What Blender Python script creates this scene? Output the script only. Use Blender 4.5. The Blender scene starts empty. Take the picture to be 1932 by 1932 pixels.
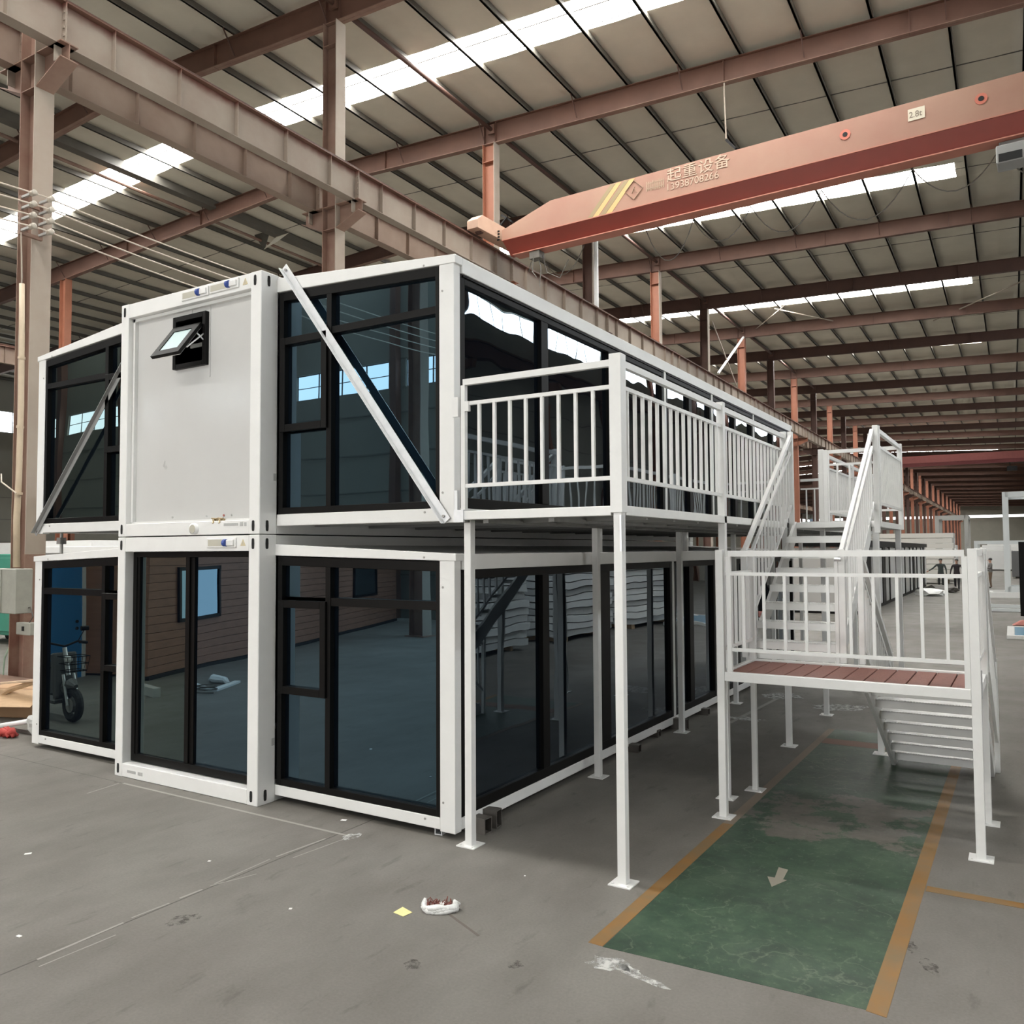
import bpy, bmesh, math, random
from mathutils import Vector, Matrix
random.seed(7)
PI = math.pi
S = bpy.context.scene
COL = S.collection
R = math.radians

# ---------------------------------------------------------------- camera
cam_d = bpy.data.cameras.new('camera')
cam = bpy.data.objects.new('camera', cam_d); COL.objects.link(cam)
cam_d.sensor_width = 36; cam_d.sensor_fit = 'HORIZONTAL'
cam_d.lens = 1580.37 / 1932 * 36
cam_d.clip_end = 600; cam_d.clip_start = .05
YAW, PIT, ROL = 0.5521, 0.0455, -0.0058
fw = Vector((-math.sin(YAW)*math.cos(PIT), math.cos(YAW)*math.cos(PIT), math.sin(PIT)))
rt = Vector((math.cos(YAW), math.sin(YAW), 0)); up = rt.cross(fw)
r2 = rt*math.cos(ROL) + up*math.sin(ROL); u2 = -rt*math.sin(ROL) + up*math.cos(ROL)
M = Matrix((r2, u2, -fw)).transposed().to_4x4()
M.translation = Vector((6.1752, -5.4761, 2.3731))
cam.matrix_world = M
S.camera = cam

# ---------------------------------------------------------------- world, exposure, daylight
w = bpy.data.worlds.new('world'); S.world = w; w.use_nodes = True
wn = w.node_tree.nodes; wl = w.node_tree.links
bg = wn['Background']
sky = wn.new('ShaderNodeTexSky'); sky.sky_type = 'HOSEK_WILKIE'; sky.turbidity = 6
sky.sun_direction = (0.2, -0.3, 0.93)
wl.new(sky.outputs[0], bg.inputs[0]); bg.inputs[1].default_value = 1.0
S.view_settings.view_transform = 'Standard'; S.view_settings.look = 'None'
S.view_settings.gamma = 1; S.view_settings.use_curve_mapping = False
S.view_settings.exposure = 0.0
S.cycles.max_bounces = 7; S.cycles.diffuse_bounces = 3; S.cycles.glossy_bounces = 3
S.cycles.transmission_bounces = 2; S.cycles.use_denoising = True
S.cycles.caustics_reflective = False; S.cycles.caustics_refractive = False
S.cycles.sample_clamp_indirect = 6
SKYL = 38.0      # brightness of the daylight behind the translucent roof strips
WINL = 5.0       # brightness of the daylight in the wall windows

D = 0.0140       # the hall is turned by this much against the house
CD, SD = math.cos(D), math.sin(D)
def h2w(x, y, z=0): return (CD*x - SD*y, SD*x + CD*y, z)

def fill_light(name, x, y, z, sx, sz, power, rot):
    l = bpy.data.lights.new(name, 'AREA'); l.shape = 'RECTANGLE'; l.size = sx; l.size_y = sz
    l.energy = power; l.color = (1.0, .98, .95)
    o = bpy.data.objects.new(name, l); COL.objects.link(o)
    o.location = h2w(x, y, z); o.rotation_euler = rot
    return o
# added fill lights at unseen doorways behind the camera and in the right wall
fill_light('gable_fill_light', -1.2, -16.6, 3.0, 11, 5.8, 1150, (R(90), 0, D))
fill_light('side_fill_light', 19.9, 2.0, 2.6, 7, 5, 600, (R(90), 0, D + R(90)))

# ---------------------------------------------------------------- materials
def nodes(m): return m.node_tree.nodes, m.node_tree.links
def mat(name, col, rough=.5, metal=0., var=0., vscale=3., bump=0., bscale=40., col2=None, c2amt=.5, spec=.5, coord='Object', stretch=None):
    m = bpy.data.materials.new(name); m.use_nodes = True
    n, l = nodes(m); b = n['Principled BSDF']
    b.inputs['Base Color'].default_value = (*col, 1); b.inputs['Roughness'].default_value = rough
    b.inputs['Metallic'].default_value = metal; b.inputs['Specular IOR Level'].default_value = spec
    tc = n.new('ShaderNodeTexCoord'); src = tc.outputs[coord]
    if stretch:
        mp = n.new('ShaderNodeMapping'); mp.inputs['Scale'].default_value = stretch
        l.new(src, mp.inputs[0]); src = mp.outputs[0]
    if var or col2:
        t = n.new('ShaderNodeTexNoise'); t.inputs['Scale'].default_value = vscale; t.inputs['Detail'].default_value = 6
        t.inputs['Roughness'].default_value = .62
        l.new(src, t.inputs['Vector'])
        r = n.new('ShaderNodeValToRGB'); l.new(t.outputs[0], r.inputs[0])
        r.color_ramp.elements[0].position = .5 - c2amt/2 + (.0 if col2 else -.05); r.color_ramp.elements[1].position = .5 + c2amt/2
        c2 = col2 if col2 else tuple(min(1, c*(1+var)) for c in col)
        c1 = col if col2 else tuple(c*(1-var) for c in col)
        r.color_ramp.elements[0].color = (*c1, 1); r.color_ramp.elements[1].color = (*c2, 1)
        l.new(r.outputs[0], b.inputs['Base Color'])
    if bump:
        t2 = n.new('ShaderNodeTexNoise'); t2.inputs['Scale'].default_value = bscale; t2.inputs['Detail'].default_value = 4
        l.new(src, t2.inputs['Vector'])
        bp = n.new('ShaderNodeBump'); bp.inputs['Strength'].default_value = bump; bp.inputs['Distance'].default_value = .02
        l.new(t2.outputs[0], bp.inputs['Height']); l.new(bp.outputs[0], b.inputs['Normal'])
    return m
def emit(name, col, s):
    m = bpy.data.materials.new(name); m.use_nodes = True; n, l = nodes(m)
    n.remove(n['Principled BSDF']); e = n.new('ShaderNodeEmission'); e.inputs[0].default_value = (*col, 1); e.inputs[1].default_value = s
    l.new(e.outputs[0], n['Material Output'].inputs[0]); return m
def glassmat(name, facing, grazing, wave=.0, wscale=1.2, base=(.002, .003, .005), p=3.2):
    # dark coated solar control glass: strong mirror reflection at grazing angles, weak and bluish head on
    m = bpy.data.materials.new(name); m.use_nodes = True; n, l = nodes(m)
    n.remove(n['Principled BSDF'])
    g = n.new('ShaderNodeBsdfGlossy'); g.inputs['Roughness'].default_value = .008
    d = n.new('ShaderNodeBsdfDiffuse'); d.inputs[0].default_value = (*base, 1)
    a = n.new('ShaderNodeAddShader')
    lw = n.new('ShaderNodeLayerWeight'); lw.inputs[0].default_value = .5
    pw = n.new('ShaderNodeMath'); pw.operation = 'POWER'; pw.inputs[1].default_value = p
    l.new(lw.outputs['Facing'], pw.inputs[0])
    mx = n.new('ShaderNodeMix'); mx.data_type = 'RGBA'
    mx.inputs[6].default_value = (*facing, 1); mx.inputs[7].default_value = (*grazing, 1)
    l.new(pw.outputs[0], mx.inputs[0]); l.new(mx.outputs[2], g.inputs[0])
    if wave:
        tc = n.new('ShaderNodeTexCoord'); t = n.new('ShaderNodeTexNoise'); t.inputs['Scale'].default_value = wscale; t.inputs['Detail'].default_value = 1
        l.new(tc.outputs['Object'], t.inputs['Vector'])
        bp = n.new('ShaderNodeBump'); bp.inputs['Strength'].default_value = wave; bp.inputs['Distance'].default_value = .05
        l.new(t.outputs[0], bp.inputs['Height']); l.new(bp.outputs[0], g.inputs['Normal'])
    l.new(g.outputs[0], a.inputs[0]); l.new(d.outputs[0], a.inputs[1]); l.new(a.outputs[0], n['Material Output'].inputs[0])
    return m

WHITE = mat('white_paint', (.80, .80, .78), .38, var=.03, vscale=5, bump=.08, bscale=160)
WHITE2 = mat('white_powder_coat', (.78, .78, .76), .35, var=.035, vscale=9)
PANEL = mat('grey_white_panel', (.60, .60, .585), .16, var=.025, vscale=2.0, bump=.02, bscale=3)
GALV = mat('galvanised_steel', (.74, .75, .76), .38, metal=.55, var=.1, vscale=12)
GALVD = mat('dull_galvanised_steel', (.38, .37, .35), .45, metal=.5, var=.12, vscale=12)
BLACK = mat('black_aluminium', (.0045, .0042, .004), .42, var=.12, vscale=6, spec=.16)
DARK = mat('dark_void', (.006, .006, .006), .8)
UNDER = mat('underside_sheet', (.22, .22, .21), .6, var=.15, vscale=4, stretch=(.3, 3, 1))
GLASS = glassmat('blue_tinted_glass', (.088, .152, .20), (.85, .92, .95), wave=.05, wscale=.9)
GLASSG = glassmat('green_tinted_glass', (.07, .108, .105), (.85, .92, .92), wave=.04, wscale=.9)
GLASSL = glassmat('long_side_glass', (.045, .075, .10), (.95, .98, 1.0), wave=.065, wscale=1.4, p=3.2)
FROST = mat('frosted_pane', (.40, .52, .52), .25, var=.05)
STEELR = mat('red_oxide_steel', (.125, .060, .040), .62, var=.22, vscale=1.2, bump=.05, bscale=60)
STEELD = mat('brown_oxide_steel', (.080, .038, .027), .66, var=.2, vscale=1.2)
LITSTEEL = mat('lit_oxide_steel', (.27, .105, .06), .6, var=.15, vscale=1.2)  # brighter copy of the column steel, with light put into the colour
STEELP = mat('pale_primer_steel', (.30, .235, .19), .75, var=.15, vscale=.8, col2=(.38, .33, .27), c2amt=.5)
DUSTR = mat('dusty_red_steel', (.175, .085, .06), .7, col2=(.26, .175, .13), c2amt=.42, vscale=1.0)
RUSTLEG = mat('worn_red_steel', (.19, .085, .06), .7, col2=(.28, .19, .14), c2amt=.3, vscale=1.5)
def girder_mat(name, c_beige, c_beige2, c_red):
    # redder towards the top flange, grey-beige over the rest of the web
    m = mat(name, c_beige, .75, col2=c_beige2, vscale=.9, c2amt=.5); n, l = nodes(m); b = n['Principled BSDF']
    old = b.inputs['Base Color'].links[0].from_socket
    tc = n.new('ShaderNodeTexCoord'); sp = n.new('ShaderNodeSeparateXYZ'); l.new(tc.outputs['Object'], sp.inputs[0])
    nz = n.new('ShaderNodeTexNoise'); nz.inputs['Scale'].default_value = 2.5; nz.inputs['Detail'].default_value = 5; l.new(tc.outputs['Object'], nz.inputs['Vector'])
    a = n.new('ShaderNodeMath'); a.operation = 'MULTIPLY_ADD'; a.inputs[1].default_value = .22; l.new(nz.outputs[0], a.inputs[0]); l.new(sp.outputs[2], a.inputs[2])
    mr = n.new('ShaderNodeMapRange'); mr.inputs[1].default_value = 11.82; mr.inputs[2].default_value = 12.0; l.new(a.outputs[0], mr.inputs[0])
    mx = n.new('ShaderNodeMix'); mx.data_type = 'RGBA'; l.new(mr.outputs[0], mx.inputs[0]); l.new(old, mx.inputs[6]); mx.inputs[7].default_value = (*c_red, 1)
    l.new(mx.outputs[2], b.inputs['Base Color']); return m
GIRD = girder_mat('beige_girder', (.225, .172, .135), (.29, .245, .20), (.13, .045, .03))
GIRD2 = girder_mat('brown_beige_girder', (.20, .135, .10), (.27, .21, .165), (.11, .04, .027))
PURL = mat('olive_grey_purlin', (.105, .098, .082), .55, var=.12, vscale=2)
ROOFM = mat('insulated_roof_sheet', (.64, .60, .505), .8, var=.08, vscale=.8, bump=.5, bscale=1.6)
WALLM = mat('wall_cladding', (.23, .22, .185), .8, var=.08, vscale=.5)
SEAM = mat('sheet_joint_shadow_gap', (.16, .15, .13), .9)
SKYP = emit('translucent_roof_daylight', (1, .985, .95), SKYL)
WINP = emit('window_daylight', (.86, .95, 1.0), WINL)
WINR = emit('right_window_daylight', (.90, .96, 1.0), 20.0)
FARP = emit('far_window_daylight', (1, 1, 1), 3.0)
CRANEU = mat('faded_crane_paint', (.29, .135, .095), .65, col2=(.36, .225, .155), c2amt=.5, vscale=.35)
CRANED = mat('shaded_red_crane_paint', (.215, .036, .022), .5, var=.12, vscale=.8)  # deeper red carries the shade of the down-facing lower web
CRANEF = mat('salmon_crane_flange', (.42, .16, .11), .6, var=.08, vscale=1)
CRANEE = mat('dusty_end_carriage', (.50, .33, .24), .7, var=.1, vscale=2)
CABLE = mat('grey_cable', (.11, .10, .085), .6)
CERAM = mat('ceramic_insulator', (.42, .38, .32), .4, var=.08)
WIREM = mat('pale_wire', (.55, .48, .40), .5)
BAMBOO = mat('bamboo', (.52, .42, .30), .55, var=.12, vscale=4)
BOXG = mat('grey_box_paint', (.30, .30, .26), .5, var=.12, vscale=6)
TEAL = mat('teal_paint', (.05, .24, .17), .5, var=.1)
DECK = mat('red_brown_decking', (.20, .080, .060), .65, var=.12, vscale=30, bump=.25, bscale=90, stretch=(1, .15, 1))
WOOD = mat('raw_timber', (.50, .34, .20), .7, var=.15, vscale=6, stretch=(1, 8, 1))
CARD = mat('cardboard', (.40, .25, .14), .8, var=.1)
BRICKB = mat('brown_block', (.16, .095, .065), .85, var=.2, vscale=5)
PLAST = mat('white_plastic_film', (.72, .72, .70), .35, var=.08, bump=.4, bscale=30)
REDC = mat('red_netting', (.42, .05, .04), .7)
RUSTN = mat('brown_red_netting', (.22, .07, .055), .7)
YELP = mat('yellow_paper', (.80, .72, .34), .7)
PAPER = mat('white_paper', (.8, .8, .78), .6)
BLOCK = mat('dark_steel_block', (.10, .09, .08), .6, var=.2, vscale=10)
SOCK = mat('beige_socket_recess', (.50, .48, .40), .6)
BLUEP = mat('blue_plug', (.03, .07, .30), .4)
STICK = mat('pale_yellow_sticker', (.62, .54, .36), .6)
GREYPR = mat('grey_print', (.45, .45, .44), .6)
YLINE = mat('orange_yellow_line_paint', (.25, .125, .032), .6, col2=(.19, .13, .065), c2amt=.35, vscale=4)
CHALK = mat('pale_scuff', (.30, .29, .26), .8)
JOINT = mat('saw_cut_joint', (.10, .095, .085), .9)
POWDER = mat('white_powder', (.5, .5, .48), .9)
ARROW = mat('worn_arrow_paint', (.26, .235, .19), .7)
SKIN = mat('skin', (.42, .24, .17), .5)
HAIR = mat('black_hair', (.012, .010, .009), .5)
SHOE = mat('dark_shoe', (.02, .018, .016), .5)
BROWNW = mat('brown_plank', (.32, .15, .095), .6, var=.25, vscale=3, stretch=(1, .2, 5))
BLUED = mat('sky_blue_door', (.03, .22, .52), .4)
RUB = mat('black_rubber', (.012, .012, .012), .7)
GREYPL = mat('grey_plastic', (.12, .12, .12), .4)
PINK = mat('faded_pink_cloth', (.50, .20, .17), .8)
BLUEG = mat('pale_blue_glass_film', (.20, .40, .56), .25)
COOLW = mat('cool_white_frame', (.62, .65, .65), .4)

def concrete():
    m = bpy.data.materials.new('polished_concrete'); m.use_nodes = True; n, l = nodes(m); b = n['Principled BSDF']
    tc = n.new('ShaderNodeTexCoord')
    def noise(sc, det, st=None):
        t = n.new('ShaderNodeTexNoise'); t.inputs['Scale'].default_value = sc; t.inputs['Detail'].default_value = det
        t.inputs['Roughness'].default_value = .6
        s = tc.outputs['Object']
        if st:
            mp = n.new('ShaderNodeMapping'); mp.inputs['Scale'].default_value = st; mp.inputs['Rotation'].default_value = (0, 0, .5); l.new(s, mp.inputs[0]); s = mp.outputs[0]
        l.new(s, t.inputs['Vector']); return t.outputs[0]
    def ramp(s, p0, c0, p1, c1):
        r = n.new('ShaderNodeValToRGB'); r.color_ramp.elements[0].position = p0; r.color_ramp.elements[1].position = p1
        r.color_ramp.elements[0].color = (*c0, 1); r.color_ramp.elements[1].color = (*c1, 1); l.new(s, r.inputs[0]); return r.outputs[0]
    def mul(a, bb, f=1.):
        x = n.new('ShaderNodeMix'); x.data_type = 'RGBA'; x.blend_type = 'MULTIPLY'; x.inputs[0].default_value = f
        l.new(a, x.inputs[6]); l.new(bb, x.inputs[7]); return x.outputs[2]
    base = ramp(noise(.35, 4), .35, (.165, .153, .136), .65, (.203, .192, .174))
    c = mul(base, ramp(noise(2.2, 8, (1, .45, 1)), .35, (.84, .84, .83), .6, (1, 1, 1)))
    c = mul(c, ramp(noise(7, 6, (1, .3, 1)), .30, (.70, .70, .69), .40, (1, 1, 1)), .8)
    c = mul(c, ramp(noise(55, 3), .3, (.90, .90, .90), .7, (1.05, 1.05, 1.05)))
    l.new(c, b.inputs['Base Color'])
    l.new(ramp(noise(1.2, 5), .3, (.5,)*3, .7, (.7,)*3), b.inputs['Roughness'])
    b.inputs['Specular IOR Level'].default_value = .18
    bp = n.new('ShaderNodeBump'); bp.inputs['Strength'].default_value = .06; bp.inputs['Distance'].default_value = .01
    l.new(noise(40, 4), bp.inputs['Height']); l.new(bp.outputs[0], b.inputs['Normal'])
    return m
def worn_green():
    m = bpy.data.materials.new('worn_green_floor_paint'); m.use_nodes = True; n, l = nodes(m); b = n['Principled BSDF']
    tc = n.new('ShaderNodeTexCoord')
    def noise(sc, det, rough=.6, st=None):
        t = n.new('ShaderNodeTexNoise'); t.inputs['Scale'].default_value = sc; t.inputs['Detail'].default_value = det
        t.inputs['Roughness'].default_value = rough; s = tc.outputs['Object']
        if st:
            mp = n.new('ShaderNodeMapping'); mp.inputs['Scale'].default_value = st; l.new(s, mp.inputs[0]); s = mp.outputs[0]
        l.new(s, t.inputs['Vector']); return t.outputs[0]
    def ramp(s, *e):
        r = n.new('ShaderNodeValToRGB'); cr = r.color_ramp
        while len(cr.elements) < len(e): cr.elements.new(.5)
        for k, (p, c) in enumerate(e): cr.elements[k].position = p; cr.elements[k].color = (*c, 1)
        l.new(s, r.inputs[0]); return r.outputs[0]
    def mix(f, a, bb):
        x = n.new('ShaderNodeMix'); x.data_type = 'RGBA'; l.new(f, x.inputs[0]); l.new(a, x.inputs[6]); l.new(bb, x.inputs[7]); return x.outputs[2]
    g = ramp(noise(3.0, 8, .7), (.3, (.020, .036, .025)), (.5, (.036, .068, .042)), (.72, (.070, .110, .068)))
    bare = ramp(noise(9, 4), (.3, (.10, .092, .078)), (.7, (.14, .128, .11)))
    # big worn patches lie in the middle of the strip, thin cracks and flecks everywhere
    sep = n.new('ShaderNodeSeparateXYZ'); l.new(tc.outputs['Object'], sep.inputs[0])
    d1 = n.new('ShaderNodeMath'); d1.operation = 'SUBTRACT'; l.new(sep.outputs[1], d1.inputs[0]); d1.inputs[1].default_value = 2.35
    ab = n.new('ShaderNodeMath'); ab.operation = 'ABSOLUTE'; l.new(d1.outputs[0], ab.inputs[0])
    mr = n.new('ShaderNodeMapRange'); l.new(ab.outputs[0], mr.inputs[0]); mr.inputs[1].default_value = .2; mr.inputs[2].default_value = 1.3; mr.inputs[3].default_value = .11; mr.inputs[4].default_value = -.10
    ad = n.new('ShaderNodeMath'); ad.operation = 'ADD'; l.new(noise(1.9, 10, .68), ad.inputs[0]); l.new(mr.outputs[0], ad.inputs[1])
    f1 = ramp(ad.outputs[0], (.56, (0, 0, 0)), (.60, (1, 1, 1)))
    c = mix(f1, g, bare)
    vv = n.new('ShaderNodeTexVoronoi'); vv.feature = 'DISTANCE_TO_EDGE'; vv.inputs['Scale'].default_value = 2.3
    t = n.new('ShaderNodeTexNoise'); t.inputs['Scale'].default_value = 3; t.inputs['Detail'].default_value = 5; l.new(tc.outputs['Object'], t.inputs['Vector'])
    vm = n.new('ShaderNodeVectorMath'); vm.operation = 'MULTIPLY_ADD'; l.new(t.outputs['Color'], vm.inputs[0]); vm.inputs[1].default_value = (.6, .6, .6); l.new(tc.outputs['Object'], vm.inputs[2])
    l.new(vm.outputs[0], vv.inputs['Vector'])
    f2 = ramp(vv.outputs[0], (0.0, (.55, .55, .55)), (.022, (0, 0, 0)))
    mk = n.new('ShaderNodeMix'); mk.data_type = 'RGBA'; mk.blend_type = 'MULTIPLY'; mk.inputs[0].default_value = 1
    l.new(f2, mk.inputs[6]); l.new(ramp(noise(1.3, 3), (.45, (0, 0, 0)), (.6, (1, 1, 1))), mk.inputs[7])
    pale = ramp(noise(20, 3), (.3, (.12, .15, .105)), (.7, (.18, .20, .15)))
    c = mix(mk.outputs[2], c, pale)
    f3 = ramp(noise(15, 9, .78), (.555, (0, 0, 0)), (.64, (.55, .55, .55)))
    c = mix(f3, c, pale)
    l.new(c, b.inputs['Base Color']); b.inputs['Roughness'].default_value = .5; b.inputs['Specular IOR Level'].default_value = .4
    return m
CONC = concrete(); GREEN = worn_green()

# ---------------------------------------------------------------- mesh helpers
class MB:
    def __init__(s): s.v = []; s.f = []
    def box(s, x0, x1, y0, y1, z0, z1):
        b = len(s.v); s.v += [(x, y, z) for z in (z0, z1) for x, y in ((x0, y0), (x1, y0), (x1, y1), (x0, y1))]
        s.f += [tuple(b+i for i in q) for q in ((3, 2, 1, 0), (4, 5, 6, 7), (0, 1, 5, 4), (1, 2, 6, 5), (2, 3, 7, 6), (3, 0, 4, 7))]
        return s
    def bar(s, p, q, w=.05, h=.05, up=(0, 0, 1)):
        p, q = Vector(p), Vector(q); d = (q-p).normalized(); u = Vector(up)
        if abs(d.dot(u)) > .99: u = Vector((0, 1, 0))
        a = d.cross(u).normalized(); c = a.cross(d).normalized(); b = len(s.v)
        for P in (p, q):
            for i, j in ((-1, -1), (1, -1), (1, 1), (-1, 1)): s.v.append(tuple(P + a*(i*w/2) + c*(j*h/2)))
        s.f += [tuple(b+i for i in q_) for q_ in ((3, 2, 1, 0), (4, 5, 6, 7), (0, 1, 5, 4), (1, 2, 6, 5), (2, 3, 7, 6), (3, 0, 4, 7))]
        return s
    def tube(s, pts, r=.01, n=6, caps=True):
        pts = [Vector(p) for p in pts]; b = len(s.v); m = len(pts)
        for i, P in enumerate(pts):
            d = (pts[min(i+1, m-1)] - pts[max(i-1, 0)]).normalized()
            u = Vector((0, 0, 1)) if abs(d.z) < .9 else Vector((1, 0, 0))
            a = d.cross(u).normalized(); c = a.cross(d)
            rr = r[i] if isinstance(r, (list, tuple)) else r
            for k in range(n):
                t = 2*PI*k/n; s.v.append(tuple(P + a*(rr*math.cos(t)) + c*(rr*math.sin(t))))
        for i in range(m-1):
            for k in range(n):
                s.f.append((b+i*n+k, b+i*n+(k+1) % n, b+(i+1)*n+(k+1) % n, b+(i+1)*n+k))
        if caps: s.f += [tuple(b+k for k in reversed(range(n))), tuple(b+(m-1)*n+k for k in range(n))]
        return s
    def prism(s, poly, a, b_, axis='x'):
        # polygon in the plane across the axis, extruded from a to b_
        def P(u, v, t): return {'x': (t, u, v), 'y': (u, t, v), 'z': (u, v, t)}[axis]
        b = len(s.v); n = len(poly)
        s.v += [P(u, v, a) for u, v in poly] + [P(u, v, b_) for u, v in poly]
        s.f += [tuple(b+i for i in reversed(range(n))), tuple(b+n+i for i in range(n))]
        s.f += [(b+i, b+(i+1) % n, b+n+(i+1) % n, b+n+i) for i in range(n)]
        return s
    def hull8(s, pts):
        b = len(s.v); s.v += [tuple(p) for p in pts]
        s.f += [tuple(b+i for i in q) for q in ((3, 2, 1, 0), (4, 5, 6, 7), (0, 1, 5, 4), (1, 2, 6, 5), (2, 3, 7, 6), (3, 0, 4, 7))]; return s
    def build(s, name, m, parent=None, bevel=0, smooth=False, kind=None, label=None, mesh=None):
        me = bpy.data.meshes.new(name); me.from_pydata(s.v, [], s.f); me.materials.append(m)
        bm = bmesh.new(); bm.from_mesh(me); bmesh.ops.recalc_face_normals(bm, faces=bm.faces)
        if bevel: bmesh.ops.bevel(bm, geom=bm.edges[:], offset=bevel, segments=1, affect='EDGES', clamp_overlap=True)
        bm.to_mesh(me); bm.free()
        if smooth:
            for p in me.polygons: p.use_smooth = True
        return link(name, me, parent, kind, label)
def link(name, data, parent=None, kind=None, label=None):
    o = bpy.data.objects.new(name, data); COL.objects.link(o)
    if parent: o.parent = parent
    if kind: o['kind'] = kind
    if label: o['label'] = label
    return o
def dup(o, parent, loc=None, name=None):
    c = o.copy(); COL.objects.link(c); c.parent = parent
    if loc is not None: c.location = loc
    return c
def tag(o, label, cat, group=None, kind=None):
    o['label'] = label; o['category'] = cat
    if group: o['group'] = group
    if kind: o['kind'] = kind
    return o
def thing(name, label, cat, loc=(0, 0, 0), rz=0, group=None):
    o = bpy.data.objects.new(name, None); COL.objects.link(o); o.empty_display_size = .1
    o.location = loc; o.rotation_euler = (0, 0, rz)
    return tag(o, label, cat, group)
def hthing(name, label, cat, x, y, z=0, rz=0, group=None): return thing(name, label, cat, h2w(x, y, z), D+rz, group)
def ball(name, r, loc, m, parent=None, seg=16, scale=(1, 1, 1)):
    me = bpy.data.meshes.new(name); bm = bmesh.new(); bmesh.ops.create_uvsphere(bm, u_segments=seg, v_segments=max(6, seg//2), radius=r)
    for v in bm.verts: v.co = Vector((v.co.x*scale[0], v.co.y*scale[1], v.co.z*scale[2])) + Vector(loc)
    bm.to_mesh(me); bm.free(); me.materials.append(m)
    for p in me.polygons: p.use_smooth = True
    return link(name, me, parent)

# ---------------------------------------------------------------- hall shell
Y0, Y1 = -17.0, 312.0
XL, XRW, XR = -57.0, 20.4, -18.6
BAY, C0 = 7.55, 2.60
def ztop(x): return 17.03 - (.0375*(x-XR) if x > XR else .052*(XR-x))
def zbot(x):
    pts = [(-57.2, 14.4), (-32.8, 15.55), (-18.6, 16.40), (-8.6, 15.93), (4.8, 15.52), (20.6, 15.05)]
    for (a, za), (b, zb) in zip(pts, pts[1:]):
        if x <= b: return za + (zb-za)*(x-a)/(b-a)
    return pts[-1][1]
def setup(o, kind='structure'):
    o.rotation_euler = (0, 0, D); o['kind'] = kind; return o
floor = setup(MB().box(XL-.3, XRW+.3, Y0-14, Y1+.3, -.3, 0).build('floor', CONC))
floor['label'] = 'grey polished concrete workshop floor'
wall_left = setup(MB().box(XL-.2, XL, Y0, Y1, 0, 11.2).box(XL-.2, XL, Y0, Y1, 12.75, 15.3).build('wall_left', WALLM))
wall_right = setup(MB().box(XRW, XRW+.2, Y0, -2.0, 0, 13.35).box(XRW, XRW+.2, 6, Y1, 0, 13.35).box(XRW, XRW+.2, -2, 6, 5.4, 13.35).box(XRW, XRW+.2, Y0, Y1, 14.55, 16.0).build('wall_right', WALLM))
wall_front = setup(MB().box(XL, -7, Y0-.2, Y0, 0, 8.2).box(4.6, XRW, Y0-.2, Y0, 0, 8.2).box(-7, 4.6, Y0-.2, Y0, 6.1, 8.2).box(XL, XRW, Y0-.2, Y0, 9.2, 17.2).build('wall_front', WALLM))
wall_back = setup(MB().box(XL, XRW, Y1, Y1+.2, 0, 12.2).box(XL, XRW, Y1, Y1+.2, 13.1, 17.2).build('wall_back', WALLM))
# horizontal sheet joints on the walls
for wl_, args in ((wall_front, [(XL, XRW, Y0, Y0+.02, z, z+.05) for z in (1.5, 3.0, 4.5, 5.9, 7.3)]),
                  (wall_right, [(XRW-.02, XRW, Y0, Y1, z, z+.05) for z in (1.6, 3.2, 4.8, 6.4, 8.0, 9.6)]),
                  (wall_left, [(XL, XL+.02, Y0, Y1, z, z+.05) for z in (1.6, 3.2, 4.8, 6.4)])):
    for a in args:
        if wl_ is wall_front and a[4] < 6.1: MB().box(XL, -7.2, *a[2:]).build('cladding_joint', SEAM, wl_)
        else: MB().box(*a).build('cladding_joint', SEAM, wl_)
def window_run(wall, face, lo, hi, z0, z1, n, m, mid=True):
    # panes and bars of one window bay; face = ('x', value) or ('y', value)
    ax, c = face
    def bx(mb, a, b, za, zb, off=0):
        if ax == 'x': mb.box(c-.03-off, c+.03+off, a, b, za, zb)
        else: mb.box(a, b, c-.03-off, c+.03+off, za, zb)
    st = (hi-lo)/n
    for i in range(n):
        mb = MB(); bx(mb, lo+i*st+.03, lo+(i+1)*st-.03, z0+.03, z1-.03, -.015); mb.build('window_pane', m, wall)
    fr = MB()
    for i in range(n+1): bx(fr, lo+i*st-.03, lo+i*st+.03, z0, z1)
    bx(fr, lo, hi, z0-.02, z0+.03); bx(fr, lo, hi, z1-.03, z1+.02); 
    if mid: bx(fr, lo, hi, (z0+z1)/2-.015, (z0+z1)/2+.015)
    fr.build('window_frame', GREYPL, wall)
for k in range(-3, 42):
    yk = C0 + BAY*k; a, b = max(yk+.5, Y0+.1), min(yk+BAY-.5, Y1-.1)
    if b-a < 1: continue
    n = 5 if k < 6 else 1
    window_run(wall_left, ('x', XL-.1), a, b, 11.2, 12.75, n, WINP)
    if k < 14: window_run(wall_right, ('x', XRW+.1), a, b, 13.35, 14.55, n, WINR, False)
    # solid pier between two window bays
    MB().box(XL-.2, XL, yk-.5, yk+.5, 11.15, 12.8).build('window_pier', WALLM, wall_left)
    MB().box(XRW, XRW+.2, yk-.5, yk+.5, 13.3, 14.6).build('window_pier', WALLM, wall_right)
for i in range(14):
    x = XL+.7 + i*5.45; window_run(wall_front, ('y', Y0-.1), x, x+4.6, 8.2, 9.2, 4, WINP)
    MB().box(x+4.6, x+5.45, Y0-.2, Y0, 8.15, 9.25).build('window_pier', WALLM, wall_front)
    MB().box(x+4.9, x+5.2, Y0, Y0+.3, 0 if not (-7.2 < x+5 < 4.8) else 6.2, 15.3).build('wall_column', STEELR, wall_front)
window_run(wall_back, ('y', Y1+.1), XL+1, XRW-1, 12.2, 13.1, 1, FARP)
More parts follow.
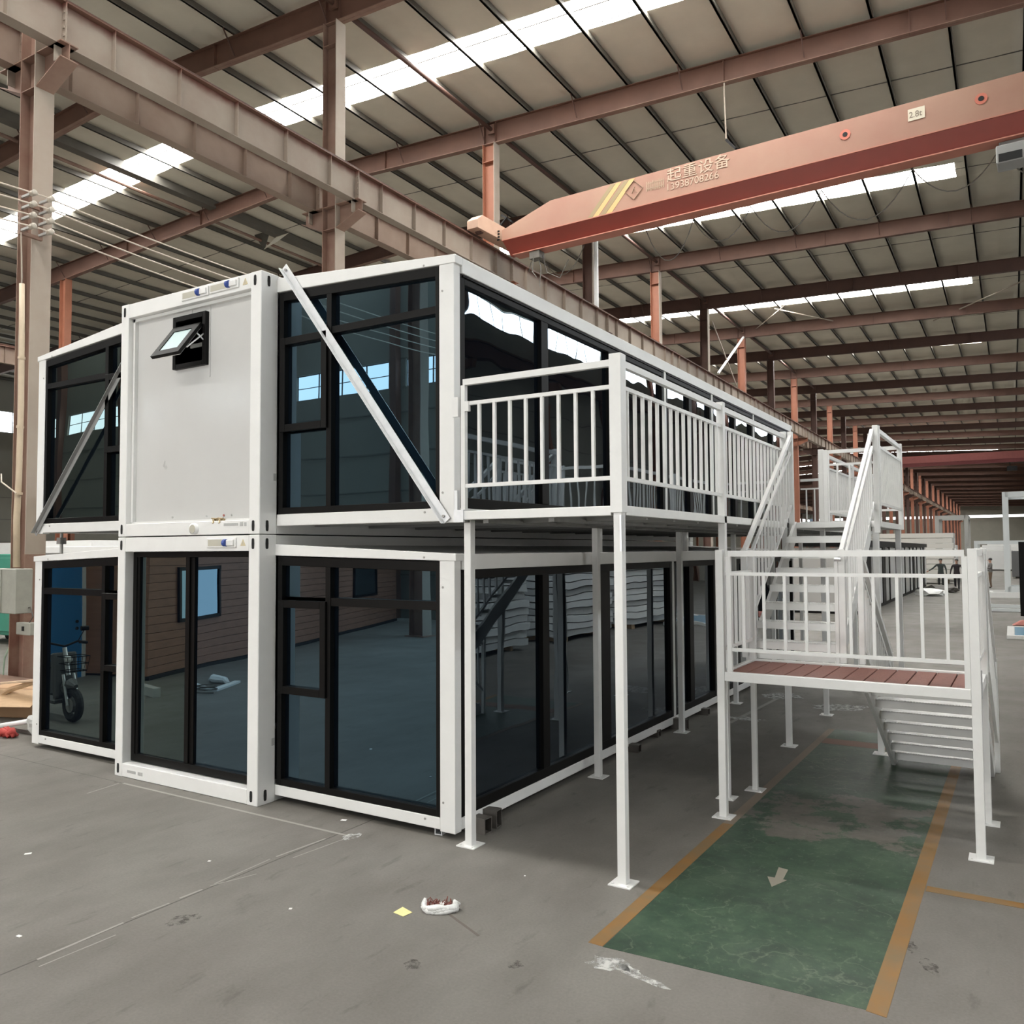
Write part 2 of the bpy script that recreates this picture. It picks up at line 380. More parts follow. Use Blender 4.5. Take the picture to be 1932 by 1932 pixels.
for k in range(-2, 41):
    y = C0 + BAY*k
    m_ = LITSTEEL if k % 2 == 0 else STEELR
    MB().box(XL+.02, XL+.45, y-.01, y+.01, 0, 14.3).box(XL+.43, XL+.45, y-.17, y+.17, 0, 14.3).box(XL, XL+.02, y-.17, y+.17, 0, 14.3).build('wall_column', m_, wall_left)
    if k < 12:
        MB().box(XRW-.45, XRW-.02, y-.01, y+.01, 0, 15.0).box(XRW-.45, XRW-.43, y-.17, y+.17, 0, 15.0).box(XRW-.02, XRW, y-.17, y+.17, 0, 15.0).build('wall_column', m_, wall_right)
# crane runway on the right hand wall, seen only as a reflection in the glass
rg = hthing('runway_girder', 'dark red crane runway girder along the right wall below its windows', 'girder', XRW-1.0, Y0+.4)
MB().box(-.01, .01, 0, 100, 11.14, 11.74).box(-.15, .15, 0, 100, 11.12, 11.14).box(-.15, .15, 0, 100, 11.74, 11.76).build('girder_beam', STEELD, rg)
MB().box(-.03, .03, 0, 100, 11.76, 11.87).build('rail', STEELD, rg)
for k in range(-2, 11): MB().box(-.1, .98, C0+BAY*k-Y0-.4-.15, C0+BAY*k-Y0-.4+.15, 10.75, 11.11).build('wall_bracket', STEELR, rg)

# roof: sheets between mid-bay joints, skylight strips cut in, purlins below
ceiling = setup(MB().box(XR-.15, XR+.15, Y0, Y1, 17.34, 17.38).build('ceiling', ROOFM))
ceiling['label'] = 'insulated pale roof sheets with translucent daylight strips on grey purlins'
SKY = [(13.50 + 14.93*n, 14.84 + 14.93*n) for n in range(-2, 21)]
SX0, SX1 = -34.0, 4.66
purl_x = [-8.72 + 1.72*j for j in range(-28, 18)]
purl_x = [x for x in purl_x if XL+.1 < x < XRW-.1]
def sheet(y0, y1, x0, x1, m=ROOFM, name='roof_sheet', sag=.02, th=.03, off=.235, parent=ceiling):
    xs = [x0] + [x for x in purl_x if x0+.05 < x < x1-.05] + [x1]; cols = []
    for a, b in zip(xs, xs[1:]):
        for t in (0, .5): cols.append((a+(b-a)*t, sag if t else 0))
    cols.append((xs[-1], 0))
    if x0 < XR < x1:
        cols = sorted(set(cols + [(XR, 0)]))
    mb = MB(); n = len(cols)
    for y in (y0, y1):
        for x, s_ in cols: mb.v.append((x, y, ztop(x)+off-s_))
        for x, s_ in cols: mb.v.append((x, y, ztop(x)+off+th))
    for i in range(n-1):
        mb.f.append((i, i+1, 2*n+i+1, 2*n+i)); mb.f.append((n+i, 3*n+i, 3*n+i+1, n+i+1))
    for r0 in (0, 2*n):
        for i in range(n-1): mb.f.append((r0+i, r0+n+i, r0+n+i+1, r0+i+1))
    mb.f.append((0, 2*n, 3*n, n)); mb.f.append((n-1, 2*n-1, 4*n-1, 3*n-1))
    return mb.build(name, m, parent)
edges = [Y0-.2]
for k in range(-3, 42):
    y = C0 + BAY*(k+.5)
    if Y0 < y < Y1: edges.append(y)
edges.append(Y1+.2)
for a, b in zip(edges, edges[1:]):
    holes = [(s0, s1) for s0, s1 in SKY if s1 > a and s0 < b]
    cur = a
    for s0, s1 in holes:
        if s0 > cur: sheet(cur+.01, s0, XL-.2, XRW+.2)
        sheet(max(s0, cur), min(s1, b), SX1, XRW+.2)
        cur = max(cur, s1)
    if cur < b: sheet(cur+.01, b-.01, XL-.2, XRW+.2)
    MB().prism([(XL, ztop(XL)+.21), (XR, ztop(XR)+.21), (XRW, ztop(XRW)+.21), (XRW, ztop(XRW)+.225), (XR, ztop(XR)+.225), (XL, ztop(XL)+.225)], b-.02, b+.02, 'y').build('sheet_joint', SEAM, ceiling)
for s0, s1 in SKY:
    if s1 < Y0 or s0 > Y1: continue
    s0 = max(s0, Y0)
    sheet(s0, s1, SX0, SX1, SKYP, 'skylight_strip', 0, .01, .245)
    MB().prism([(SX0, ztop(SX0)+.20), (XR, ztop(XR)+.20), (SX1, ztop(SX1)+.20), (SX1, ztop(SX1)+.225), (XR, ztop(XR)+.225), (SX0, ztop(SX0)+.225)], s1-.20, s1-.17, 'y').build('skylight_rib', GREYPL, ceiling)
MB().prism([(-22.5, ztop(-22.3)-.12), (-22.1, ztop(-22.3)-.12), (-22.1, ztop(-22.3)+.2), (-22.5, ztop(-22.3)+.2)], Y0, 60, 'y').build('gutter_beam', PURL, ceiling)
MB().tube([(-23.1, Y0+1, 16.62), (-23.1, 60, 16.62)], .07, 8).build('roof_pipe', DUSTR, ceiling)
for x in purl_x:
    z = ztop(x)
    MB().box(x-.03, x+.03, Y0, Y1, z, z+.19).box(x-.03, x+.06, Y0, Y1, z, z+.02).build('purlin', PURL, ceiling)
# torn piece of insulation hanging from the roof
torn = hthing('torn_insulation', 'torn flap of roof insulation hanging below the left roof slope', 'insulation', -23.0, 21.0, 16.6)
MB().hull8([(-.5, 0, .35), (.5, 0, .35), (.25, .05, -.1), (.1, .05, -.45), (-.5, .03, .35), (.5, .03, .35), (.25, .08, -.1), (.1, .08, -.45)]).build('flap', PURL, torn)
MB().hull8([(.1, 0, -.45), (.9, 0, -.05), (1.6, .1, .05), (.9, .1, -.2), (.1, .03, -.42), (.9, .03, 0), (1.6, .13, .08), (.9, .13, -.17)]).build('flap', ROOFM, torn)

# ---------------------------------------------------------------- rafters and columns
ORD = ['first', 'second', 'third', 'fourth', 'fifth', 'sixth', 'seventh', 'eighth', 'ninth', 'tenth']
def rafter(k):
    y = C0 + BAY*k
    if k < 1: lab = 'rust-brown roof rafter over the front of the hall, near the camera'; grp = 'rafters over the front of the hall'
    elif k <= 9: lab = f'rust-brown steel roof rafter, {ORD[k-1]} one in view counted from the camera'; grp = 'steel roof rafters in view'
    else: lab = 'rust-brown roof rafter far down the hall'; grp = 'far roof rafters'
    t = hthing('roof_rafter', lab, 'beam', 0, y, 0, group=grp)
    xs = [-56.9, -32.8, -18.6, -8.5, 4.8, 20.35]
    m_ = STEELR if k < 3 else (STEELD if k % 2 else STEELR)
    wbm, tf, bf = MB(), MB(), MB()
    for a, b in zip(xs, xs[1:]):
        for mb, w_, z0a, z0b, z1a, z1b in ((wbm, .012, zbot(a), zbot(b), ztop(a), ztop(b)), (tf, .11, ztop(a)-.02, ztop(b)-.02, ztop(a), ztop(b)), (bf, .11, zbot(a), zbot(b), zbot(a)+.02, zbot(b)+.02)):
            mb.hull8([(a, -w_, z0a), (b, -w_, z0b), (b, w_, z0b), (a, w_, z0a), (a, -w_, z1a), (b, -w_, z1b), (b, w_, z1b), (a, w_, z1a)])
    wbm.build('web_plate', m_, t); tf.build('top_flange', m_, t); bf.build('bottom_flange', DUSTR if k < 4 else m_, t)
    if k < 9:
        for x in (-28, -23, -13, -8.74, -8.30, -.62, 4.2):
            MB().box(x-.01, x+.01, -.10, .10, zbot(x), ztop(x)).build('stiffener_plate', m_, t)
    if k < 6:
        for i, x in enumerate(purl_x):
            if i % 2 == 0: MB().bar((x, 0, ztop(x)), (x-.02, -.55, ztop(x)+.02), .02, .02).bar((x, -.5, ztop(x)), (x, -.08, zbot(x)+.1), .03, .03).build('fly_brace', STEELD, t)
    return t
for k in range(-2, 41): rafter(k)

XF0, XF1 = -8.75, -8.30
def column(k):
    y = C0 + BAY*k
    names_ = {0: 'dusty column at the left edge with the grey electrical box and bamboo pole', 1: 'rust-brown steel column standing behind the upper white house, bracketed to both girders',
              2: 'orange-brown steel column rising behind the end of the crane', 3: 'dark brown steel column right of the crane end, with a white strip along its flange', 4: 'orange steel column, first beyond the dark one with the white strip'}
    if k < 0: lab, grp = 'dusty rust-brown steel column in front of the houses on the left, outside the frame', 'front columns'
    elif k in names_: lab, grp = names_[k], 'central row of steel columns'
    elif k <= 8: lab, grp = f'{"orange" if k % 2 == 0 else "dark brown"} steel column, {ORD[k]} of the central row from the left', 'central row of steel columns'
    else: lab, grp = 'far steel column of the central row, small in the distance', 'far central columns'
    t = hthing('steel_column', lab, 'column', (XF0+XF1)/2, y, 0, group=grp)
    hx = (XF1-XF0)/2; fw_ = .175; zt = zbot(-8.5)-.005
    face = STEELP; side = DUSTR if k < 2 else (LITSTEEL if k % 2 == 0 else STEELD)
    lo = 2.35 if k == 0 else 0
    MB().box(-hx+.015, hx-.015, -.01, .01, lo, zt).build('web_plate', side, t)
    MB().box(-hx, -hx+.02, -fw_, fw_, lo, zt).build('flange', side, t)
    MB().box(hx-.02, hx, -fw_, fw_, lo, zt).build('flange', face if k < 6 else side, t)  # +X flange paler: light from the right put into its colour
    if k == 0:
        MB().box(-hx+.015, hx-.015, -.01, .01, 0, lo).box(-hx, -hx+.02, -fw_, fw_, 0, lo).box(hx-.02, hx, -fw_, fw_, 0, lo).build('worn_base', RUSTLEG, t, label='rust-worn lower part')
    MB().box(-hx-.08, hx+.08, -fw_-.08, fw_+.08, 0, .03).build('base_plate', side, t)
    for s in (1, -1):   # bracket arms that carry the girders
        tip = s*(hx+.73); r0 = s*hx
        a = MB().prism([(r0, 10.52), (tip, 10.84), (tip, 11.10), (r0, 11.10)], -.008, .008, 'y'); a.build('bracket_web', side, t)
        MB().hull8([(r0, -.16, 11.10), (tip, -.16, 11.10), (tip, .16, 11.10), (r0, .16, 11.10), (r0, -.16, 11.12), (tip, -.16, 11.12), (tip, .16, 11.12), (r0, .16, 11.12)]).build('bracket_seat', side, t)
        MB().hull8([(r0, -.16, 10.50), (tip, -.16, 10.82), (tip, .16, 10.82), (r0, .16, 10.50), (r0, -.16, 10.52), (tip, -.16, 10.84), (tip, .16, 10.84), (r0, .16, 10.52)]).build('bracket_foot', DUSTR if s > 0 else side, t)
        if k < 6:
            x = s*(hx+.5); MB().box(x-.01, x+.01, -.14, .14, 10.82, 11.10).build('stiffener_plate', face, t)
    MB().box(-hx+.02, hx-.02, -.165, .165, 10.50, 10.52).box(-hx+.02, hx-.02, -.165, .165, 11.09, 11.11).box(-hx+.02, hx-.02, -.165, .165, 15.3, 15.32).build('cross_plate', side, t)
    return t
columns = {k: column(k) for k in range(-2, 41)}
sc0 = None
for k in range(-1, 10):
    y = C0 + BAY*k
    t = hthing('steel_column', 'rust-orange column of the second row, beyond the upper left wing' if k == 2 else 'rust-brown column of the second row on the far left, mostly hidden', 'column', -32.8, y, 0, group=None if k == 2 else 'second row columns')
    m_ = LITSTEEL if k % 2 == 0 else STEELR; zt = zbot(-32.8)-.01
    MB().box(-.21, .21, -.01, .01, 0, zt).build('web_plate', m_, t)
    for s_ in (-1, 1): MB().box(*sorted((s_*.21, s_*.23)), -.17, .17, 0, zt).build('flange', m_, t)
    for s_ in (-1, 1): MB().prism([(s_*.23, 10.5), (s_*.95, 10.8), (s_*.95, 11.09), (s_*.23, 11.09)], -.15, .15, 'y').build('bracket', m_, t)
# tube ties along the column heads
for k in range(-1, 9):
    t = hthing('tie_beam', f'rust-brown tie tube under the roof between column heads, number {k+2} of the row from the front' if k > 3 else ['rust-brown tie tube under the roof in front of the first column', 'rust-brown tie tube under the roof left of the column behind the house', 'long rust-brown tie tube crossing the brightest skylight', 'rust-brown tie tube behind the crane beam', 'rust-brown tie tube right of the dark column with white strip'][k+1], 'beam', XF1-.1, C0+BAY*k, 0, group='tie tubes along the column row')
    MB().tube([(0, .2, 16.35), (0, BAY-.2, 16.35)], .07, 8).build('tube', STEELD if k else STEELR, t, smooth=True)
    MB().box(-.12, .12, .15, .2, 16.2, 16.5).box(-.12, .12, BAY-.2, BAY-.15, 16.2, 16.5).build('end_plate', STEELR, t)

# ---------------------------------------------------------------- crane runway girders
def runway(x, lab, near, detail=True):
    t = hthing('runway_girder', lab, 'girder', x, Y0+.5, 0)
    o = -(Y0+.5); L = 322
    hw = .13
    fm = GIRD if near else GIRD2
    ks = range(-2, 40)
    for k in ks:
        a, b = max(C0+BAY*k+.012, Y0+.5), C0+BAY*(k+1)-.012
        a += o; b += o
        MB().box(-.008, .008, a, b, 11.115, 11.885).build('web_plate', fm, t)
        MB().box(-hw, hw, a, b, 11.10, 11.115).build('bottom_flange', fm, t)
        MB().box(-hw, hw, a, b, 11.885, 11.905).build('top_flange', STEELR if near else DUSTR, t)
    stiff = MB().box(.008, hw-.01, -.006, .006, 11.115, 11.885).box(-hw+.01, -.008, -.006, .006, 11.115, 11.885)
    plate = MB().box(.008, hw, -.012, .012, 11.10, 11.89).box(-hw, -.008, -.012, .012, 11.10, 11.89)
    for zz in (11.3, 11.44, 11.58, 11.72):
        for s_ in (-.02, .02): plate.tube([(.09, s_*1.7, zz), (.09, s_*.3, zz)], .022, 6)
    so = po = None
    far = MB()
    for k in ks:
        yb = C0+BAY*k + o
        if yb > .1:
            if k < 9 and x > -20:
                if po is None: po = plate.build('splice_plate', fm, t); po.location = (0, yb, 0)
                else: dup(po, t, (0, yb, 0))
        for i in range(5):
            y = yb + .93 + 1.41*i
            if y < 0: continue
            if k < 9 and x > -20:
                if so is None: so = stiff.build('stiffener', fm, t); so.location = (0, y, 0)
                else: dup(so, t, (0, y, 0))
            else:
                far.box(-hw+.01, hw-.01, y-.006, y+.006, 11.115, 11.885)
    far.build('far_stiffeners', fm, t, kind='stuff')
    MB().box(-.045, .045, 0, L, 11.905, 11.92).box(-.012, .012, 0, L, 11.92, 11.975).box(-.03, .03, 0, L, 11.975, 12.005).build('rail', STEELD if near else STEELR, t)
    return t
runway(-7.81, 'pink-beige crane runway girder carrying the orange crane, nearer of the pair', True)
runway(-9.13, 'brown-pink crane runway girder behind and below the nearer one', False)

runway(-33.6, 'brown crane runway girder along the second column row, far left', False)

# ---------------------------------------------------------------- overhead travelling crane
SK = -.045
crane = hthing('overhead_crane', 'faded orange and red overhead crane beam spanning the upper right, lettered 2.8t', 'crane', -7.2, 16.5, 0, SK)
def cp(x, y, z): return (x, y, z)
LN = 26.0
bx = MB(); ys = .27
prof = [(0, 12.27), (1.75, 12.80), (LN-1.75, 12.80), (LN, 12.27)]
v = []
for x, zt in prof:
    v.append((x, -ys, 11.95)); v.append((x, ys, 11.95)); v.append((x, ys, zt)); v.append((x, -ys, zt))
bx.v = v
for i in range(3):
    a = i*4; bx.f += [(a, a+4, a+7, a+3), (a+1, a+2, a+6, a+5), (a+3, a+7, a+6, a+2), (a, a+1, a+5, a+4)]
bx.f += [(0, 3, 2, 1), (12, 13, 14, 15)]
bx.build('box_girder', CRANEU, crane)
MB().box(0, LN, -ys-.03, ys+.03, 11.93, 11.955).build('box_lip', CRANEF, crane)
MB().hull8([(0.02, -ys, 11.93), (LN, -ys, 11.93), (LN, ys, 11.93), (0.02, ys, 11.93), (.2, -.07, 11.47), (LN-.2, -.07, 11.47), (LN-.2, .07, 11.47), (.2, .07, 11.47)]).build('lower_web', CRANED, crane)
MB().box(.35, LN-.35, -.22, .22, 11.44, 11.468).build('bottom_flange', CRANEF, crane)
for i in range(2):   # hazard stripes near the end
    x0 = 3.0 + i*.42
    MB().hull8([(x0, -ys-.006, 11.97), (x0+.16, -ys-.006, 11.97), (x0+.16, -ys, 11.97), (x0, -ys, 11.97), (x0+.75, -ys-.006, 12.78), (x0+.91, -ys-.006, 12.78), (x0+.91, -ys, 12.78), (x0+.75, -ys, 12.78)]).build('hazard_stripe', mat('olive_stripe', (.27, .21, .11), .6), crane)
    MB().hull8([(x0+.17, -ys-.006, 11.97), (x0+.36, -ys-.006, 11.97), (x0+.36, -ys, 11.97), (x0+.17, -ys, 11.97), (x0+.92, -ys-.006, 12.78), (x0+1.1, -ys-.006, 12.78), (x0+1.1, -ys, 12.78), (x0+.92, -ys, 12.78)]).build('hazard_stripe', mat('yellow_stripe', (.55, .36, .15), .6), crane)
def text(s, size, loc, m, parent, rot=(R(90), 0, 0), name='lettering', ext=.003, align='LEFT', sx=1):
    c = bpy.data.curves.new(name, 'FONT'); c.body = s; c.size = size; c.extrude = ext; c.align_x = align
    c.materials.append(m); tmp = bpy.data.objects.new(name, c); COL.objects.link(tmp); bpy.context.view_layer.update()
    me = bpy.data.meshes.new_from_object(tmp.evaluated_get(bpy.context.evaluated_depsgraph_get())); bpy.data.objects.remove(tmp)
    o = link(name, me, parent); o.location = loc; o.rotation_euler = rot; o.scale = (sx, 1, 1); return o
FADEW = mat('faded_cream_lettering', (.47, .35, .26), .7)
yf = -ys-.008
text('起重设备', .40, (5.45, yf, 12.44), FADEW, crane, sx=1.12)
text('13938708266', .27, (5.42, yf, 12.18), FADEW, crane, sx=1.02)
OLV = mat('dusty_olive_print', (.36, .25, .17), .7)
e = MB()
dp = [(4.48+.27*a, 12.45+.27*b) for a, b in ((0, 1), (1, 0), (0, -1), (-1, 0))]
for i in range(4):
    a, b = dp[i], dp[(i+1) % 4]; e.bar((a[0], yf, a[1]), (b[0], yf, b[1]), .01, .03, up=(0, 1, 0))
for dx in (-.07, .07): e.bar((4.48+dx, yf, 12.36), (4.48-dx*.3, yf, 12.54), .01, .025, up=(0, 1, 0))
e.build('diamond_emblem', OLV, crane)
sm = MB()
for i in range(9):
    x = 4.85+i*.062; sm.box(x, x+.035, yf, yf+.004, 12.30+.02*(i % 2), 12.58-.015*(i % 3))
sm.box(4.85, 5.38, yf, yf+.004, 12.36, 12.385).box(4.85, 5.38, yf, yf+.004, 12.50, 12.52).build('smudged_lettering', OLV, crane)
pl = MB().box(11.5, 11.86, yf-.004, yf+.004, 12.35, 12.63).build('capacity_plate', mat('cream_plate', (.62, .56, .44), .6), crane)
text('2.8t', .2, (11.52, yf-.006, 12.42), mat('plate_ink', (.2, .16, .12), .6), pl, sx=.9)
for hx_ in (10.1, 13.0):
    MB().tube([(hx_, -ys-.012, 12.44), (hx_, -ys+.01, 12.44)], .13, 10).build('porthole_ring', mat('bright_red_patch', (.50, .15, .10), .6), crane)
    MB().tube([(hx_, -ys-.018, 12.44), (hx_, -ys, 12.44)], .06, 10).build('porthole', DARK, crane)
for sx_ in (0, LN):
    xo = -.55 if sx_ == 0 else LN+.15
    c = MB(); c.prism([(-1.35, 12.06), (1.15, 12.06), (1.15, 12.30), (.9, 12.52), (-1.1, 12.52), (-1.35, 12.32)], xo, xo+.4, 'x')
    ec = c.build('end_carriage', CRANEE, crane, bevel=.01)
    for yy in (-1.0, .8): MB().tube([(xo+.12, yy, 12.10), (xo+.3, yy, 12.10)], .11, 12).build('wheel', STEELD, ec)
    if sx_ == 0:
        for i in range(4): MB().tube([(xo+.38, -.28, 12.0+i*.09), (xo+.46, -.28, 12.0+i*.09)], .025, 6).build('bolt', DARK, ec)
fes = MB(); anchors = [1.1, 2.6, 4.6, 6.0, 7.6, 9.4, 11.5, 13.3, 15.0]
for i, (a, b) in enumerate(zip(anchors, anchors[1:])):
    if i in (1,): continue
    dep = .75+.12*(i % 3)
    MB().tube([(a+(b-a)*t, .25, 11.42 - dep*4*t*(1-t)) for t in [j/10 for j in range(11)]], .014, 5).build('festoon_cable', CABLE, crane)
hoist = MB().box(13.25, 13.95, -.28, .28, 10.88, 11.28).box(13.3, 13.9, -.05, .05, 11.28, 11.45).build('hoist', mat('hoist_grey', (.28, .28, .27), .4), crane, bevel=.02)
MB().tube([(13.9, 0, 11.08), (14.5, 0, 11.08)], .17, 12).build('motor', DARK, hoist)
MB().box(13.3, 13.75, -.29, .29, 10.9, 11.08).build('drum_cover', DARK, hoist)
tr = MB().box(.95, 1.3, -.2, .1, 11.2, 11.42)
tr.tube([(1.1, -.2, 11.25), (1.05, -.2, 10.8), (1.2, -.2, 10.6)], .015, 5).tube([(1.2, -.1, 11.25), (1.3, -.1, 10.9), (1.25, -.1, 10.35)], .015, 5)
tr.tube([(1.3, 0, 11.3), (1.45, 0, 10.75), (1.9, 0, 10.5), (2.2, 0, 11.0)], .015, 5).tube([(.9, 0, 11.2), (.8, 0, 10.9), (1.0, 0, 10.85)], .012, 5)
tr.build('cable_trolley', CABLE, crane)
# second crane far away
c2 = hthing('overhead_crane', 'dull dark red overhead crane crossing far down the hall', 'crane', -7.4, 104)
MB().box(0, 26, -.3, .3, 12.35, 13.2).build('box_girder', mat('far_crane_red', (.25, .07, .06), .6, var=.1), c2)
MB().box(0, 26, -.2, .2, 11.95, 12.35).build('lower_web', mat('far_crane_dark_red', (.16, .03, .03), .6), c2)
MB().box(-.6, -.1, -1.6, 1.6, 11.9, 12.4).box(26.1, 26.5, -1.6, 1.6, 11.9, 12.4).build('end_carriage', STEELD, c2)
MB().box(13.2, 14.2, -.3, .3, 11.0, 11.5).tube([(13.5, 0, 11.5), (13.5, 0, 11.95)], .05, 6).build('hoist', DARK, c2)

# X bracing between two columns, roof bracing, lamp rod
xb = hthing('cross_brace', 'white steel cross brace between two columns beyond the house roof', 'brace', -8.2, 40.6)
MB().bar((0, 1.1, 12.5), (0, 6.6, 15.8), .10, .10).build('brace_bar', WHITE2, xb)
MB().bar((0, .1, 15.3), (0, 4.8, 12.4), .05, .05).build('brace_bar', STEELP, xb)
for i, (a, b, lb) in enumerate([((-9, 50.2, 16.45), (-4.7, 43.2, 16.3), 'thin pale roof bracing rod left of the orange column'), ((-5.4, 43.6, 16.3), (-1.6, 50.2, 16.2), 'thin pale roof bracing rod under the second skylight'), ((2.4, 50.0, 15.95), (7.6, 42.6, 15.8), 'thin pale roof bracing rod at the right edge under the skylight')]):
    t = hthing('bracing_rod', lb, 'rod', 0, 0, 0, group='roof bracing rods'); MB().tube([a, b], .035, 6).build('rod', STEELP, t)
lr = hthing('hanging_rod', 'thin rod with a dark lamp arm hanging from the second rafter', 'lamp arm', -.6, 17.62, 0)
MB().tube([(0, 0, 15.66), (0, -.02, 15.4), (.03, 0, 14.0)], .022, 6).build('rod', STEELP, lr)
MB().bar((.03, 0, 14.0), (.33, -.1, 13.62), .07, .06).build('lamp_arm', DARK, lr)
fx = hthing('floodlight', 'small dark floodlight bracket on the orange column behind the crane end', 'lamp', -8.30, 17.6, 12.9)
MB().bar((0, 0, 0), (.5, -.1, .35), .05, .05).bar((.25, 0, .5), (.65, 0, .2), .12, .05).build('bracket', DARK, fx)
wp = hthing('white_tube', 'white upright tube added as the lit flange of the dark column right of the crane end', 'pipe', -8.17, C0+BAY*3-.1)  # white tube added for the bright +X flange of this column
MB().tube([(0, 0, 0), (0, 0, 15.4)], .1, 8).build('pipe', WHITE2, wp)

# ---------------------------------------------------------------- first column: insulators, wires, box, bamboo
for i in range(4):
    z = 8.42 - .19*i
    wr = hthing('overhead_wire', ['topmost', 'second from top', 'third from top', 'lowest'][i] + ' of the four pale bare wires strung past the left column', 'wire', 0, 0, 0, group='four bare wires on insulators')
    pts = []
    for a, b in zip([-12.75, -5.2, 2.35, 9.9], [-5.2, 2.35, 9.9, 17.45]):
        pts += [(-7.86, a+(b-a)*t/8, z - (.10+.02*i)*4*(t/8)*(1-t/8)) for t in range(8)]
    MB().tube(pts, .014, 5).build('wire', WIREM, wr)
    for k in (0,):
        ins = hthing('insulator_pair', ['topmost', 'second', 'third', 'lowest'][i] + ' pair of white ceramic insulators on the left column', 'insulator', 0, 0, 0, group='insulators on the left column')
        for yy in (2.20, 2.50):
            q = MB().tube([(-7.88+d, yy, z) for d in (-.07, -.055, -.02, .0, .05, .065)], [.02, .046, .05, .03, .052, .025], 12).build('insulator', CERAM, ins, smooth=True)
            MB().box(-8.20, -7.94, yy-.02, yy+.02, z-.02, z+.02).build('pin', GALVD, ins)
br = hthing('insulator_bracket', 'dusty steel angle bracket carrying the insulators on the left column', 'bracket', 0, 0, 0)
MB().box(-8.26, -8.20, 2.17, 2.56, 8.3, 8.36).box(-8.26, -8.20, 2.17, 2.56, 7.78, 7.84).box(-8.24, -8.20, 2.17, 2.23, 7.84, 8.45).box(-8.24, -8.20, 2.50, 2.56, 7.84, 8.45).build('bracket', DUSTR, br)
bm_ = hthing('bamboo_pole', 'pale bamboo pole tied to the left column above the grey box', 'pole', -7.94, 2.08, 0)
bp_ = [(0.02, 0, 2.14), (-.01, 0, 2.9), (.03, 0, 3.6), (.05, 0, 4.8), (.03, 0, 6.0), (0, 0, 6.85)]
MB().tube(bp_, [.055, .052, .05, .048, .045, .043], 8).build('pole', BAMBOO, bm_, smooth=True)
for z in (3.35, 4.45, 5.6): MB().tube([(.035, 0, z-.02), (.04, 0, z+.02)], .06, 8).build('node', BAMBOO, bm_)
MB().tube([(.06, -.05, 3.35), (-.3, -.1, 3.55), (-.5, 0, 3.7)], .012, 5).build('tie_rope', WIREM, bm_)
cb = hthing('cable', 'thin dark cable hanging down the front of the left column', 'cable', -8.18, 2.2, 0)
MB().tube([(0, -.02, 7.8), (.05, -.02, 7.0), (0, -.02, 6.0), (.03, -.02, 4.5)], .014, 5).build('cable', STEELP, cb)
eb = hthing('electrical_box', 'grey steel electrical box with half open door on the left column', 'electrical box', -7.95, 2.0, 1.40)
MB().box(-.55, .37, -.12, .16, 0, .72).build('body', BOXG, eb, bevel=.01)
dr = MB().hull8([(-.62, -.3, .03), (-.02, -.14, .02), (-.02, -.12, .02), (-.62, -.28, .03), (-.62, -.3, .72), (-.02, -.14, .70), (-.02, -.12, .70), (-.62, -.28, .72)]).build('door', BOXG, eb)
MB().tube([(-.25, -.24, .28), (-.22, -.25, .38), (-.25, -.24, .48)], .012, 5).build('handle', DARK, dr)
sb_ = hthing('switch_box', 'small grey switch box low on the left column', 'switch', -7.65, 2.1, 1.05)
MB().box(-.2, .2, -.05, .08, 0, .2).build('body', BOXG, sb_, bevel=.01); MB().box(.0, .04, -.07, -.05, .07, .14).build('knob', DARK, sb_)
MB().tube([(.1, 0, .2), (.2, 0, .3), (.12, 0, .45), (0, 0, .42)], .012, 5).build('cable', CABLE, sb_)

# ---------------------------------------------------------------- floor paint and marks (parts of the floor; hall floor frame)
def flat(name, pts, m, z=.002, label=None):
    mb = MB(); n = len(pts)
    P = []
    for x, y in pts: P.append((CD*x + SD*y, -SD*x + CD*y))    # world to hall frame
    mb.v = [(x, y, z) for x, y in P] + [(x, y, 0) for x, y in P]
    mb.f = [tuple(range(n))] + [(i, n+i, n+(i+1) % n, (i+1) % n) for i in range(n)]
    return mb.build(name, m, floor, label=label)
flat('painted_walkway', [(3.94, -.838), (5.395, -.765), (5.385, 6.2), (3.945, 6.2)], GREEN, .0015, 'worn green painted walkway strip')
flat('painted_line', [(3.838, -.833), (3.936, -.836), (3.945, 1.75), (3.85, 1.75)], YLINE, .002, 'left orange-yellow line')
flat('painted_line', [(3.85, 1.75), (3.945, 1.75), (3.95, 6.2), (3.86, 6.2)], mat('faded_line', (.21, .17, .13), .7), .001, 'faded left line')
flat('painted_line', [(5.395, -.775), (5.495, -.790), (5.485, 6.2), (5.385, 6.2)], YLINE, .002, 'right orange-yellow line')
flat('painted_line', [(5.50, 1.148), (5.50, 1.045), (7.5, 1.10), (7.5, 1.17)], YLINE, .002, 'short orange-yellow cross line')
flat('painted_line', [(5.38, 5.3), (5.40, 5.6), (3.95, 5.6), (3.95, 5.3)], mat('worn_red_line', (.20, .12, .09), .7), .0025)
flat('painted_arrow', [(4.521, .967), (4.594, .951), (4.606, .75), (4.634, .748), (4.571, .574), (4.496, .747), (4.547, .752)], ARROW, .003, 'small pale arrow pointing to the camera')
def strip(name, a, b, w_, m, z=.001):
    a, b = Vector(a), Vector(b); d = (b-a).normalized(); n = Vector((-d.y, d.x))*w_/2
    return flat(name, [tuple(a-n), tuple(b-n), tuple(b+n), tuple(a+n)], m, z)
strip('saw_cut_joint', (1.17, .3), (1.19, -9), .010, JOINT)
strip('saw_cut_joint', (-8, -.13), (-1.85, -.145), .006, JOINT)
strip('saw_cut_joint', (2.85, -.93), (3.22, -1.10), .018, mat('dark_dust_trail', (.13, .11, .095), .9))
